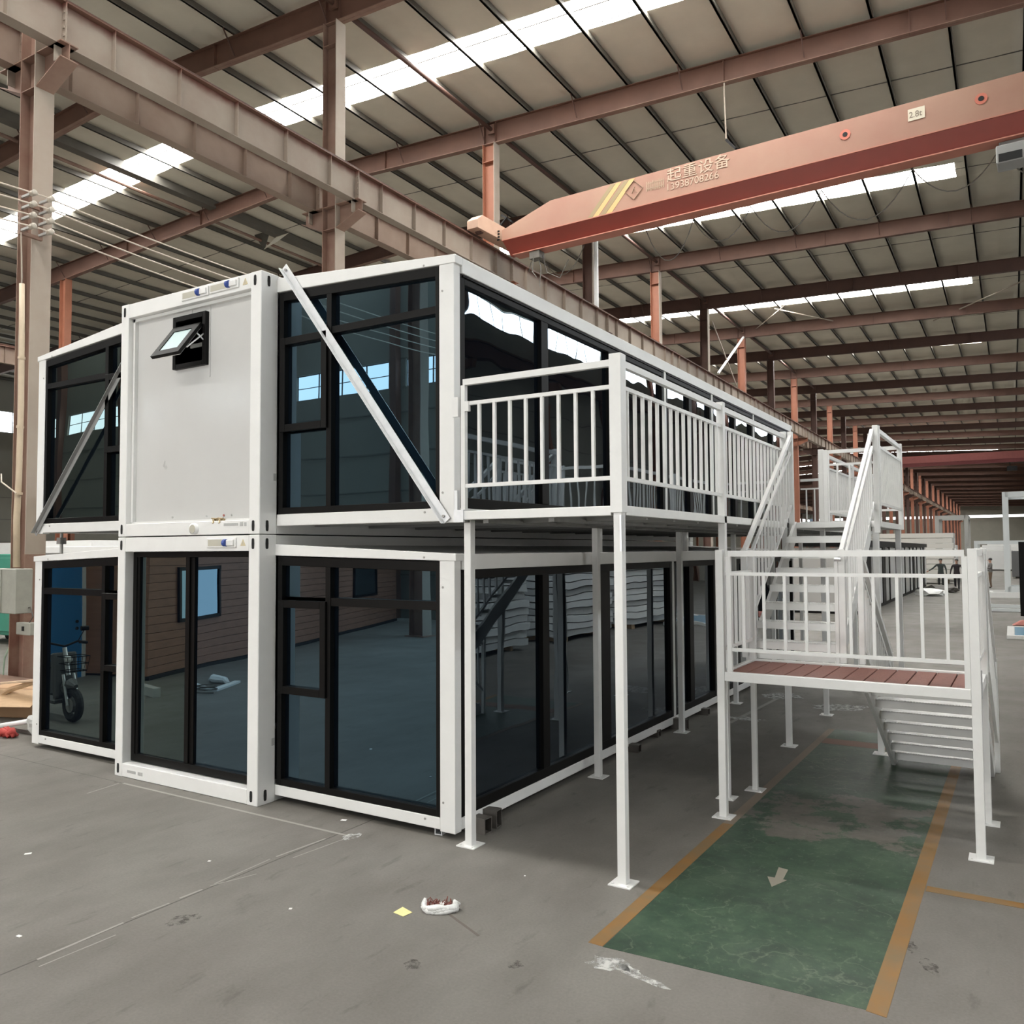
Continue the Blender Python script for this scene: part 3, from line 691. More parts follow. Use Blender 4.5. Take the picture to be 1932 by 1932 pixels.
for a, b, w_ in [((-1.824, -.144), (1.263, -.153), .028), ((-1.80, -.55), (-1.86, -.17), .016), ((1.177, -2.678), (1.163, -2.12), .020), ((1.16, -.30), (1.12, -.80), .018), ((1.27, -2.72), (1.28, -2.25), .010),
                 ((1.15, -1.44), (1.263, -1.12), .010), ((1.147, -1.69), (1.155, -1.51), .018), ((1.156, -1.78), (1.143, -2.05), .014), ((1.145, -1.40), (1.12, -.86), .012), ((1.30, -.2), (1.25, -.75), .010)]:
    strip('chalk_line', a, b, w_, CHALK, .0012)
def blob(cx, cy, rx, ry, m, name, seed, n=18, rot=0, z=.0016):
    rnd = random.Random(seed); pts = []
    for i in range(n):
        t = 2*PI*i/n; q = .65+.5*rnd.random(); x, y = rx*q*math.cos(t), ry*q*math.sin(t)
        pts.append((cx+x*math.cos(rot)-y*math.sin(rot), cy+x*math.sin(rot)+y*math.cos(rot)))
    return flat(name, pts, m, z)
def soft(name, col, k=.5):
    m = mat(name, col, .9); n, l = nodes(m); b = n['Principled BSDF']
    tc = n.new('ShaderNodeTexCoord'); t = n.new('ShaderNodeTexNoise'); t.inputs['Scale'].default_value = 14; t.inputs['Detail'].default_value = 6; t.inputs['Roughness'].default_value = .7
    l.new(tc.outputs['Object'], t.inputs['Vector']); r = n.new('ShaderNodeValToRGB'); l.new(t.outputs[0], r.inputs[0])
    r.color_ramp.elements[0].position = k-.08; r.color_ramp.elements[1].position = k+.14; l.new(r.outputs[0], b.inputs['Alpha']); return m
SP = soft('white_powder_dusting', (.50, .50, .48), .44); SC = soft('pale_scuffing', (.3, .29, .27), .5); SDK = soft('dark_stain', (.085, .08, .07), .52)
blob(4.06, -1.0, .13, .09, SP, 'powder_mark', 3, rot=.2); blob(4.30, -1.06, .17, .035, SP, 'powder_mark', 4, rot=-.12)
blob(4.18, -1.0, .10, .03, SP, 'powder_mark', 9, rot=-.3)
blob(1.31, -.16, .06, .10, SP, 'powder_mark', 5)
for i, (x, y, rx, ry) in enumerate([(2.7, 6.3, .3, .12), (2.75, 8.4, .35, .3), (3.7, 7.8, .5, .3), (1.45, -1.9, .12, .07), (5.5, .1, .08, .05), (5.62, -.1, .1, .05), (3.1, -1.6, .06, .05), (3.6, -1.3, .05, .05)]):
    blob(x, y, rx, ry, SP if i < 3 else SDK, 'scuff_mark', 40+i, rot=.4*i)
flat('chalk_line', [(2.60, 5.9), (2.66, 5.9), (2.75, 8.3), (2.69, 8.3)], CHALK, .001)

def rebase(root, L):
    # move the root to the thing's base and keep its parts where they were built
    L = Vector(L)
    for ch in root.children: ch.location = Vector(ch.location) - L
    root.location = Vector(root.location) + (Matrix.Rotation(root.rotation_euler.z, 3, 'Z') @ L)

# ---------------------------------------------------------------- the two stacked fold-out houses
BV = .004
def slot(x, y, z, parent, face='y', h=.052, w_=.018):
    pts = []
    for i in range(12):
        t = 2*PI*i/12; dz = (h-w_) if math.sin(t) > 0.01 else (-(h-w_) if math.sin(t) < -.01 else 0)
        pts.append((w_*math.cos(t), w_*math.sin(t)+dz))
    if face == 'y': MB().prism([(x+a, z+b) for a, b in pts], y-.003, y+.02, 'y').build('casting_slot', DARK, parent)
    else: MB().prism([(y+a, z+b) for a, b in pts], x-.02, x+.003, 'x').build('casting_slot', DARK, parent)
def screw(x, y, z, parent):
    MB().tube([(x, y-.006, z), (x, y+.004, z)], .010, 8).build('screw', GALVD, parent)
def front_window(parent, y, X, zb, zt0, zt1, left, right, gl, sgn=1, ox=0., mullion=(.65, .71), x1=1.955):
    # black frame in a plane across y; left/right: lists of ('glass'|'sash', z0, z1)
    f = lambda v_: ox + sgn*v_
    def bx(mb, a, b, y0, y1, z0, z1):
        a, b = sorted((f(a), f(b))); return mb.box(a, b, y0, y1, z0, z1)
    def zt(x): return zt0 + (zt1-zt0)*(x/2.0)
    x0, bw, dp = .02, .058, .07
    fr = MB(); bx(fr, x0, x0+bw, y, y+dp, zb, zt(x0)-.004); bx(fr, x1-.045, x1, y, y+dp, zb, zt(x1)-.004)
    bx(fr, x0, x1, y+.001, y+dp-.001, zb, zb+.06)
    A, B = f(x0), f(x1)
    fr.hull8([(A, y+.002, zt(x0)-.085), (B, y+.002, zt(x1)-.085), (B, y+dp-.002, zt(x1)-.085), (A, y+dp-.002, zt(x0)-.085), (A, y+.002, zt(x0)), (B, y+.002, zt(x1)), (B, y+dp-.002, zt(x1)), (A, y+dp-.002, zt(x0))])
    w_ = fr.build('window_frame', BLACK, parent, bevel=.003)
    mu = MB(); bx(mu, mullion[0], mullion[1], y-.004, y+dp-.004, zb+.06, zt(.7)-.085); mu.build('mullion', BLACK, w_)
    for lst, a, b in ((left, x0+bw, mullion[0]), (right, mullion[1], x1-.045)):
        for i, (kind, z0, z1) in enumerate(lst):
            if kind == 'sash':
                q = MB()
                for aa, bb, zz0, zz1 in ((a-.02, a+.05, z0, z1), (b-.05, b+.02, z0, z1), (a+.05, b-.05, z0, z0+.07), (a+.05, b-.05, z1-.07, z1)): bx(q, aa, bb, y-.03, y+.03, zz0, zz1)
                q.build('sash', BLACK, w_, bevel=.003)
                g = MB(); bx(g, a+.05, b-.05, y+.02, y+.028, z0+.07, z1-.07); g.build('pane', gl, w_)
            else:
                zz1 = z1
                g = MB(); bx(g, a, b, y+.052, y+.060, z0, zz1); g.build('pane', gl, w_)
                if i+1 < len(lst):
                    t_ = MB(); bx(t_, a, b, y+.003, y+dp-.006, z1, lst[i+1][1]); t_.build('transom', BLACK, w_)
    return w_
def long_side(parent, x, zb, zt, bays, gl, sgn=1):
    for y0, y1, mull in bays:
        fr = MB(); d0, d1 = sorted((x, x-sgn*.07))
        fr.box(d0, d1, y0, y0+.07, zb, zt).box(d0, d1, y1-.07, y1, zb, zt).box(d0+.001, d1-.001, y0+.07, y1-.07, zb, zb+.09).box(d0+.001, d1-.001, y0+.07, y1-.07, zt-.08, zt)
        for a, b in mull: fr.box(d0-.001, d1-.001, a, b, zb+.09, zt-.08)
        w_ = fr.build('window_frame', BLACK, parent, bevel=.003)
        ed = [y0+.07] + [v_ for m_ in mull for v_ in m_] + [y1-.07]
        for a, b in zip(ed[::2], ed[1::2]):
            g0, g1 = sorted((x-sgn*.052, x-sgn*.045)); MB().box(g0, g1, a, b, zb+.09, zt-.08).build('pane', gl, w_)
        MB().box(d1-.004 if sgn > 0 else d0-.012, d1+.012 if sgn > 0 else d0+.004, y0+.03, y1-.03, zt-.022, zt-.008).build('track_rail', BLACK, w_)
W, H, YL = 2.2, 2.534, 12.0
def house(upper):
    z = H if upper else 0.
    lab = 'upper white fold-out container house with tinted windows and a small open vent window' if upper else 'lower white fold-out container house with tinted windows standing on the concrete floor'
    t = thing('container_house', lab, 'house')
    zi = z + .006 if upper else z
    # centre module: posts, beams, castings
    pw = .145
    for x0, x1 in ((-pw, 0), (-W, -W+.125)):
        for y0, y1 in ((0, .215), (YL-.2, YL)):
            MB().box(x0, x1, y0, y1, zi, z+H).build('corner_post', WHITE, t, bevel=.006)
    MB().box(-W+.125, -pw, .004, .12, z+H-.155, z+H-.003).build('top_beam', WHITE, t, bevel=BV)
    MB().box(-W+.125, -pw, .004, .14, zi+.003, z+.143).build('bottom_beam', WHITE, t, bevel=BV)
    for x0 in (-.14, -W):
        MB().box(x0+.002, x0+.138, .215, YL-.2, z+H-.155, z+H-.003).build('side_beam', WHITE, t, bevel=BV)
        MB().box(x0+.002, x0+.138, .215, YL-.2, zi+.003, z+.16).build('side_beam', WHITE, t, bevel=BV)
    MB().box(-W+.13, -.15, .2, YL-.1, z+H-.08, z+H-.02).build('roof_panel', WHITE2, t)
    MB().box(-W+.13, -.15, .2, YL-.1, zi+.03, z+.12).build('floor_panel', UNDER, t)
    MB().box(-W+.13, -.15, YL-.1, YL-.04, z+.12, z+H-.1).build('rear_wall', PANEL, t)
    for zz in (z+.085, z+H-.085):
        slot(-.083, 0, zz, t); slot(-W+.062, 0, zz, t); slot(0, .095, zz, t, 'x')
    # wings
    for sgn, ox, yw, wl_ in ((1, 0., .21, 2.11), (-1, -W, .27, 2.10)):
        f = lambda v_: ox + sgn*v_
        def bx(mb, a, b, y0, y1, z0, z1):
            a, b = sorted((f(a), f(b))); return mb.box(a, b, y0, y1, z0, z1)
        if upper: zb0, zb1, ti, to, bi, bo = 2.62, 2.73, 5.038, (4.872 if sgn > 0 else 4.821), 4.90, (4.80 if sgn > 0 else 4.76)
        else: zb0, zb1, ti, to, bi, bo = .062, .158, 2.443, (2.346 if sgn > 0 else 2.329), 2.335, (2.285 if sgn > 0 else 2.265)
        ye = YL
        bx(MB(), .004, 1.955, yw, yw+.10, zb0, zb1).build('wing_bottom_beam', WHITE, t, bevel=BV)
        bx(MB(), 1.955, wl_, yw-.002, yw+.09, zb0-.014, bo+.01).build('wing_post', WHITE, t, bevel=BV)
        bx(MB(), 1.955, wl_, ye-.09, ye, zb0, bo+.01).build('wing_post', WHITE, t, bevel=BV)
        bx(MB(), wl_-.10, wl_+.002, yw+.09, ye-.09, zb0, zb1).build('wing_side_beam', WHITE, t, bevel=BV)
        a, b = f(.0), f(wl_+.02)
        for y0, y1 in ((yw-.012, yw+.10), (ye-.1, ye+.01)):
            MB().hull8([(a, y0, bi), (b, y0, bo), (b, y1, bo), (a, y1, bi), (a, y0, ti), (b, y0, to), (b, y1, to), (a, y1, ti)]).build('wing_top_beam', WHITE, t, bevel=BV)
        bx(MB(), wl_-.10, wl_+.02, yw+.1, ye-.1, to-.135, to-.002).build('wing_top_side_beam', WHITE, t, bevel=BV)
        MB().hull8([(a, yw+.1, ti-.07), (f(wl_-.1), yw+.1, to-.07), (f(wl_-.1), ye-.1, to-.07), (a, ye-.1, ti-.07), (a, yw+.1, ti-.01), (f(wl_-.1), yw+.1, to-.01), (f(wl_-.1), ye-.1, to-.01), (a, ye-.1, ti-.01)]).build('wing_roof', WHITE2, t)
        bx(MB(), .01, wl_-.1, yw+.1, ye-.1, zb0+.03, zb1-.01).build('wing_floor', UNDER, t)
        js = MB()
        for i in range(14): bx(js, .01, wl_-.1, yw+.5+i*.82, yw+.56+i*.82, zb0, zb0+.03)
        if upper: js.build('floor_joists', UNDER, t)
        bx(MB(), .05, 1.95, ye-.08, ye-.03, zb1, bo).build('rear_wall', PANEL, t)
        gl = GLASS if sgn > 0 else GLASSG
        if upper:
            front_window(t, yw+.004, 0, 2.733, 4.895, 4.80 if sgn > 0 else 4.755, [('glass', 2.79, 3.52), ('sash', 3.52, 4.43), ('glass', 4.43, 4.80)], [('glass', 2.79, 4.40), ('glass', 4.465, 4.775 if sgn > 0 else 4.74)], gl, sgn, ox)
        else:
            front_window(t, yw+.004, 0, .160, 2.325, 2.280 if sgn > 0 else 2.262, [('glass', .22, 1.03), ('sash', 1.03, 1.91), ('glass', 1.94, 2.24)], [('glass', .22, 1.87), ('glass', 1.945, 2.22)], gl, sgn, ox)
        for xx, zz in ((1.99, zb1+.13), (1.99, bo-.22), (1.80, zb1-.03), (1.80, bo+.03)): screw(f(xx), yw-.008 if zz > bo else yw, zz, t)
        if sgn > 0:
            if upper:
                bays = [(.30, 4.98, [(1.70, 1.84), (3.27, 3.45)]), (5.05, 6.93, [(5.95, 6.07)]), (7.0, 9.2, [(8.1, 8.22)]), (9.27, ye-.1, [(10.5, 10.62)])]
                long_side(t, 2.11, 2.732, 4.735, bays, GLASSL)
                for y in (4.98, 6.93, 9.2): MB().box(2.03, 2.116, y, y+.07, 2.73, 4.735).build('white_post', WHITE, t)
            else:
                bays = [(.30, 5.18, [(1.69, 1.82), (2.98, 3.24)]), (5.25, 6.98, [(5.86, 6.02)]), (7.05, 9.2, [(8.1, 8.25)]), (9.27, ye-.1, [(10.5, 10.65)])]
                long_side(t, 2.11, .16, 2.21, bays, GLASSL)
                for y in (5.18, 6.98, 9.2): MB().box(2.03, 2.116, y, y+.07, .16, 2.21).build('white_post', WHITE, t)
        else:
            bx(MB(), wl_-.08, wl_-.02, yw+.09, ye-.09, zb1, bo).build('side_wall', PANEL, t)
    zt = z+H
    if upper:
        MB().box(-W+.125, -pw, .10, .15, z+.14, z+H-.15).build('front_panel', PANEL, t)
        pf = MB().box(-W+.127, -pw-.002, .07, .10, z+.145, z+.165).box(-W+.127, -W+.16, .06, .10, z+.16, z+H-.155).box(-W+.127, -pw-.002, .06, .10, z+H-.19, z+H-.157)
        pf.build('panel_trim', WHITE2, t)
        MB().box(-1.16, -1.135, .094, .101, 4.84, 4.92).box(-.86, -.845, .094, .101, 4.15, 4.9).build('panel_seam', PANEL, t)
        # vent window: frame, open sash hinged at the top, stay
        x0, x1, z0, z1 = -1.395, -.875, 4.275, 4.825
        vw = MB().box(x0, x0+.05, .055, .12, z0, z1).box(x1-.05, x1, .055, .12, z0, z1).box(x0+.05, x1-.05, .055, .12, z0, z0+.05).box(x0+.05, x1-.05, .055, .12, z1-.055, z1).build('vent_window', BLACK, t, bevel=.003)
        MB().box(x0+.05, x1-.05, .10, .115, z0+.05, z1-.055).build('dark_opening', DARK, vw)
        MB().box(x0+.07, x1-.07, .062, .075, z1-.13, z1-.115).box(x0+.07, x1-.07, .062, .075, z1-.18, z1-.165).build('track', BLACK, vw)
        MB().box(x1-.27, x1-.06, .085, .098, z0+.20, z0+.24).build('inner_bar', GALV, vw)
        an = R(37); sl = .44; hz, hy = z1-.14, .06
        dz, dy = -math.cos(an), -math.sin(an); nz, ny = math.sin(an), -math.cos(an)
        def sp(x, u, n_): return (x, hy+dy*u+ny*n_, hz+dz*u+nz*n_)
        def slab(a, b, u0, u1, n0, n1, nm, m_):
            return MB().hull8([sp(a, u0, n0), sp(b, u0, n0), sp(b, u1, n0), sp(a, u1, n0), sp(a, u0, n1), sp(b, u0, n1), sp(b, u1, n1), sp(a, u1, n1)])
        sa, sb = x0+.04, x1-.04
        q = slab(sa, sa+.075, 0, sl, 0, .035, '', 0)
        for r_ in ((sb-.075, sb, 0, sl), (sa+.075, sb-.075, 0, .075), (sa+.075, sb-.075, sl-.075, sl)):
            k_ = slab(r_[0], r_[1], r_[2], r_[3], 0, .035, '', 0); b_ = len(q.v); q.v += k_.v; q.f += [tuple(i+b_ for i in ff) for ff in k_.f]
        q.build('open_sash', BLACK, vw)
        slab(sa+.075, sb-.075, .075, sl-.075, .018, .026, '', 0).build('frosted_pane', FROST, vw)
        slab(sa+.01, sb-.01, .0, sl, -.006, .0, '', 0).build('sash_back', WHITE2, vw)
        MB().bar(sp(sb-.01, .33, -.01), (sb+.01, .075, z0+.33), .012, .012).bar(sp(sb-.01, .12, -.01), (sb+.01, .075, z0+.24), .012, .012).build('stay_arm', GALV, vw)
        MB().box(x0-.02, x0+.10, .02, .06, z0+.155, z0+.185).build('sash_handle', WHITE2, vw)
        # pipes, brass taps, stain marks
        MB().tube([(-1.42, .02, 2.588), (-1.42, .10, 2.588)], .026, 14).build('waste_pipe', WHITE2, t, smooth=True)
        MB().tube([(-1.42, .018, 2.588), (-1.42, .022, 2.588)], .018, 12).build('pipe_bore', GREYPL, t)
        MB().tube([(-.93, -.03, 2.604), (-.93, .10, 2.604)], .055, 18).build('waste_pipe', WHITE2, t, smooth=True)
        MB().tube([(-.93, -.033, 2.604), (-.93, -.028, 2.604)], .043, 16).build('pipe_bore', SOCK, t)
        for x in (-.665, -.575):
            MB().tube([(x, .09, 2.69), (x, .01, 2.685), (x+.01, .0, 2.655)], .013, 8).tube([(x-.05, .03, 2.705), (x+.03, .03, 2.70)], .009, 6).build('brass_tap', mat('brass', (.42, .33, .2), .35, metal=.7), t)
        for x, m_ in ((-1.42, GREYPR), (-.88, GREYPR), (-.62, mat('red_dot', (.35, .1, .08), .6)), (-.51, GREYPR)):
            MB().tube([(x, .094, 2.735), (x, .101, 2.735)], .012, 8).build('screw_cap', m_, t)
        MB().box(-.50, -.30, 0, .0045, 2.625, 2.65).box(-.27, -.23, 0, .0045, 2.618, 2.66).box(-.21, -.18, 0, .0045, 2.618, 2.655).build('faded_stencil', GREYPR, t)
        MB().hull8([(-1.58, .093, 3.28), (-1.565, .093, 3.27), (-1.545, .1, 3.33), (-1.56, .1, 3.34), (-1.58, .095, 3.29), (-1.565, .095, 3.28), (-1.545, .101, 3.335), (-1.56, .101, 3.345)]).hull8([(-1.55, .093, 3.26), (-1.53, .093, 3.24), (-1.515, .1, 3.26), (-1.535, .1, 3.29), (-1.55, .095, 3.27), (-1.53, .095, 3.25), (-1.515, .101, 3.27), (-1.535, .101, 3.295)]).build('scuff_mark', GREYPR, t)
        socks = [(-1.17, -.755, 4.948, 5.043), (-.738, -.31, 4.952, 5.047)]
    else:
        x0, x1 = -W+.127, -pw-.002; yw = .10
        fr = MB().box(x0, x0+.06, yw, yw+.07, .15, z+H-.157).box(x1-.06, x1, yw, yw+.07, .15, z+H-.157).box(x0+.06, x1-.06, yw, yw+.07, .15, .23).box(x0+.06, x1-.06, yw, yw+.07, 2.32, z+H-.157)
        wf = fr.build('window_frame', BLACK, t, bevel=.003)
        xm = -1.20
        MB().box(x0+.06, x0+.10, yw+.012, yw+.05, .23, 2.32).box(xm-.01, xm+.05, yw+.012, yw+.05, .23, 2.32).build('sliding_sash', BLACK, wf)
        MB().box(xm+.05, xm+.11, yw+.03, yw+.065, .23, 2.32).build('sliding_sash', BLACK, wf)
        MB().box(x0+.10, xm-.01, yw+.03, yw+.038, .23, 2.32).build('pane', GLASSG, wf)
        MB().box(xm+.11, x1-.06, yw+.05, yw+.058, .23, 2.32).build('pane', GLASS, wf)
        MB().box(-1.98, -1.84, 0, .0045, .055, .083).box(-1.80, -1.765, 0, .0045, .05, .085).box(-1.755, -1.725, 0, .0045, .05, .085).build('faded_stencil', GREYPR, t)
        socks = [(-.735, -.315, 2.412, 2.508)]
    for a, b, c, d in socks:
        s_ = MB().box(a, b, -.012, .006, c, d).build('socket_box', WHITE2, t, bevel=.004)
        MB().box(a+.02, b-.14, -.014, .0, c+.017, d-.017).build('recess', SOCK, s_)
        MB().tube([(b-.155, -.02, (c+d)/2), (b-.12, -.02, (c+d)/2)], .036, 10).build('blue_plug', BLUEP, s_)
        MB().box(b-.12, b-.02, -.03, 0, c+.02, d-.02).build('plug_body', WHITE2, s_, bevel=.004)
    xc = -.225; zc = z+H-.075
    MB().prism([(xc-.035, zc-.03), (xc+.035, zc-.03), (xc, zc+.035)], -.001, .006, 'y').build('warning_sticker', STICK, t)
    MB().box(xc-.005, xc+.005, -.002, 0, zc-.015, zc+.012).build('sticker_mark', SOCK, t)
    for zz in ((3.09,) if upper else (.565,)):
        MB().box(-.0005, .002, .17, .205, zz-.035, zz+.035).build('grey_label', GREYPR, t)
    return t
h_lo = house(False); h_up = house(True)
rebase(h_lo, (-1.1, .1, 0)); rebase(h_up, (-1.1, .1, H))
# packer posts between the two houses
def simple(name, label, cat, mb, m, base, group=None, bevel=0, smooth=False):
    t = thing(name, label, cat, group=group); mb.build(name+'_body', m, t, bevel=bevel, smooth=smooth); rebase(t, base); return t
def single(name, label, cat, mb, m, base, group=None, bevel=0, smooth=False, hall=False, rz=0):
    mb.v = [tuple(Vector(p)-Vector(base)) for p in mb.v]
    o = mb.build(name, m, None, bevel=bevel, smooth=smooth); o.location = h2w(*base) if hall else base
    o.rotation_euler = (0, 0, (D if hall else 0)+rz); return tag(o, label, cat, group)
for i, (y, l_) in enumerate(((3.15, 'short white packer post between the two houses, behind the front balcony leg'), (6.0, 'short white packer post between the two houses, behind the third balcony leg'))):
    single('packer_post', l_, 'post', MB().box(1.96, 2.03, y, y+.07, 2.346, 2.618), WHITE, (2, y, 2.346), 'packer posts')
single('screw_jack', 'rusty steel jack between the left wings of the two houses', 'jack', MB().tube([(-4.05, .45, 2.33), (-4.05, .45, 2.62)], .02, 8).box(-4.09, -4.01, .41, .49, 2.48, 2.56), GALVD, (-4.05, .45, 2.33))
single('packer_drum', 'short grey packer between the left wings close to the centre module', 'packer', MB().box(-2.62, -2.50, .5, .62, 2.40, 2.62), GALV, (-2.56, .56, 2.40))
# diagonal braces of the upper wings (steel angles)
def angle_brace(name, label, p, q, m, base, wd=.075):
    mb = MB(); p, q = Vector(p), Vector(q); d = (q-p).normalized(); n = Vector((0, -1, 0)); s_ = d.cross(n).normalized()
    for a, b, c, e in ((-wd/2, wd/2, 0, .006), (wd/2-.006, wd/2, 0, .05)):
        P = [P0 + s_*u + n*v_ for P0 in (p, q) for u, v_ in ((a, c), (b, c), (b, e), (a, e))]; mb.hull8(P)
    t = thing(name, label, 'brace'); mb.build('angle_bar', m, t)
    for P0 in (p, q): 
        c_ = P0 + (q-p).normalized()*(.05 if P0 == p else -.05); MB().tube([tuple(c_+n*.0), tuple(c_+n*.022)], .013, 8).build('bolt', GALVD, t)
    rebase(t, base)
angle_brace('diagonal_brace', 'bright galvanised steel angle brace running diagonally across the upper right window', (.11, .19, 5.13), (2.05, .19, 2.62), GALV, (2.05, .19, 2.62))
angle_brace('diagonal_brace', 'grey steel angle brace running diagonally across the upper left window', (-2.25, .25, 4.75), (-4.27, .25, 2.60), mat('brace_grey', (.36, .36, .35), .5, metal=.2), (-4.27, .25, 2.60), .06)
# blocks under the lower house
def hollow(name, label, base, sx, sy, sz, m, rz=0, group='packing blocks under the lower house', ax='y', tk=.008):
    mb = MB()
    if ax == 'y': mb.box(-sx/2, sx/2, -sy/2, sy/2, 0, tk).box(-sx/2, sx/2, -sy/2, sy/2, sz-tk, sz).box(-sx/2, -sx/2+tk, -sy/2, sy/2, tk, sz-tk).box(sx/2-tk, sx/2, -sy/2, sy/2, tk, sz-tk)
    else: mb.box(-sx/2, sx/2, -sy/2, sy/2, 0, tk).box(-sx/2, sx/2, -sy/2, sy/2, sz-tk, sz).box(-sx/2, sx/2, -sy/2, -sy/2+tk, tk, sz-tk).box(-sx/2, sx/2, sy/2-tk, sy/2, tk, sz-tk)
    o = mb.build(name, m); o.location = base; o.rotation_euler = (0, 0, rz); return tag(o, label, 'block', group)
hollow('steel_tube_offcut', 'short grey square steel tube under the front edge of the right wing', (1.90, .31, 0), .07, .13, .06, GALV, .15, None)
hollow('steel_block', 'dark hollow steel block beside the foot of the corner balcony leg', (2.12, .50, 0), .26, .10, .13, BLOCK, -.08, ax='x')
hollow('steel_block', 'dark hollow steel block half hidden behind another at the house corner', (2.10, .66, 0), .28, .10, .15, BLOCK, .1, ax='x')
for x, y, l_ in ((2.12, 3.75, 'small dark block under the house right of the second leg'), (2.02, 4.62, 'flat dark block under the house before the third leg'), (2.18, 5.2, 'small upright dark block behind the third leg'), (2.1, 6.3, 'dark block under the house beyond the third leg')):
    hollow('steel_block', l_, (x, y, 0), .22, .10, .09 if y != 5.2 else .14, BLOCK, .05, ax='x')
for x, y in ((-2.0, .5), (-4.1, .6)): hollow('steel_block', 'dark block under the left wing', (x, y, 0), .2, .1, .06, BLOCK, group='blocks under the left wing')

# ---------------------------------------------------------------- railings, balcony, stairs
def railing(parent, p, q, zt, zm, zl, zt1=None, sp=.147, stile0=False, stile1=False, off=.07, bw=.024, top=(.04, .05)):
    # straight or sloping railing between p and q (xy); heights at p, extra rise to q in zt1
    p, q = Vector((*p, 0)), Vector((*q, 0)); L = (q-p).length; rise = (zt1-zt) if zt1 is not None else 0
    Z = lambda t, z: Vector((p.x+(q.x-p.x)*t, p.y+(q.y-p.y)*t, z+rise*t))
    mb = MB().bar(Z(0, zt-.025), Z(1, zt-.025), top[0], top[1])
    for z in (zm, zl): mb.bar(Z(0, z), Z(1, z), .028, .030)
    r_ = mb.build('railing', WHITE2, parent)
    ax = abs(q.x-p.x) > abs(q.y-p.y)
    n = max(1, int(round((L-2*off)/sp))) + 1
    bal = MB().box(-bw/2, bw/2, -bw/2, bw/2, zl, zm); b0 = None
    for i in range(n):
        t = (off + (L-2*off)*i/(n-1))/L if n > 1 else .5
        P = Z(t, 0)
        if b0 is None: b0 = bal.build('baluster', WHITE2, r_); b0.location = P
        else: dup(b0, r_, P)
    for s_, t in ((stile0, 0), (stile1, 1)):
        if s_:
            P = Z(t, 0); MB().box(P.x-.02, P.x+.02, P.y-.02, P.y+.02, s_ + (rise*t), zt-.05+rise*t).build('stile', WHITE2, r_)
    return r_
def post(parent, x, y, z1, w_=.066, z0=0, foot=True, name='leg', fp=.085):
    o = MB().box(x-w_/2, x+w_/2, y-w_/2, y+w_/2, z0, z1).build(name, WHITE2, parent, bevel=.003)
    if foot: MB().box(x-fp, x+fp, y-fp, y+fp, 0, .008).tube([(x-fp*.7, y-fp*.7, .008), (x-fp*.7, y-fp*.7, .016)], .009, 6).tube([(x+fp*.7, y-fp*.7, .008), (x+fp*.7, y-fp*.7, .016)], .009, 6).build('foot_plate', WHITE2, o)
    return o
ZT, ZM, ZL = 3.775, 3.565, 2.895
bal = thing('balcony', 'long white steel balcony with slatted railings along the side of the houses', 'balcony')
OY = [.10, 2.50, 4.95, 7.14, 9.60, 11.90]; IY = [.19, 2.55, 5.03, 7.40, 9.70, 11.90]
for y in OY: post(bal, 3.655, y, 2.62 if y > .2 else 2.75)
for y in IY: post(bal, 2.275, y, 2.62)
MB().box(3.605, 3.700, .05, .145, 2.64, 3.80).build('corner_post', WHITE2, bal, bevel=.003)
for y in OY[1:]: post(bal, 3.655, y, 3.80, .07, 2.62, False, 'rail_post')
fr = MB().box(2.30, 3.606, .06, .13, 2.62, 2.69)
fr.build('edge_beam', WHITE2, bal, bevel=.003)
MB().box(3.62, 3.69, .145, 11.93, 2.622, 2.692).build('edge_beam', WHITE2, bal, bevel=.003)
MB().box(2.25, 2.30, .13, 11.93, 2.60, 2.66).build('edge_beam', UNDER, bal, bevel=.003)
MB().box(2.30, 3.62, 11.87, 11.93, 2.62, 2.69).build('edge_beam', WHITE2, bal)
jo = MB().box(2.30, 3.62, -.025, .025, 2.605, 2.65); j0 = None
for i in range(19):
    y = .7 + i*.6
    if j0 is None: j0 = jo.build('joist', UNDER, bal); j0.location = (0, y, 0)
    else: dup(j0, bal, (0, y, 0))
MB().box(2.45, 2.50, .13, 11.9, 2.59, 2.62).box(3.05, 3.1, .13, 11.9, 2.59, 2.62).build('underside_runner', UNDER, bal)
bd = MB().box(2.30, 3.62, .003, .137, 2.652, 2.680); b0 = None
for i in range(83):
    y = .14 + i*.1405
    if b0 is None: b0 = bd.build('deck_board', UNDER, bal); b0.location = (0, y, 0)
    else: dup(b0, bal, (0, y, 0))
railing(bal, (2.29, .095), (3.605, .095), ZT-.01, ZM, ZL, off=.15, stile0=2.69, sp=.1475)
MB().box(2.215, 2.245, .06, .09, 2.60, 2.86).box(2.215, 2.31, .05, .075, 2.60, 2.70).build('hinge_bracket', GALV, bal)
MB().box(2.20, 2.26, .05, .08, 3.46, 3.62).box(2.31, 2.35, .07, .10, 3.50, 3.58).build('clip', WHITE2, bal)
MB().box(3.69, 3.70, .03, .09, 2.36, 2.62).build('joint_plate', GALV, bal)
for a, b in ((.145, 2.465), (2.535, 4.915), (7.175, 9.565), (9.635, 11.865)): railing(bal, (3.655, a), (3.655, b), ZT-.01, ZM, ZL, off=.11)
railing(bal, (2.30, 11.9), (3.62, 11.9), ZT-.01, ZM, ZL, off=.11)
rebase(bal, (3.655, .1, 0))

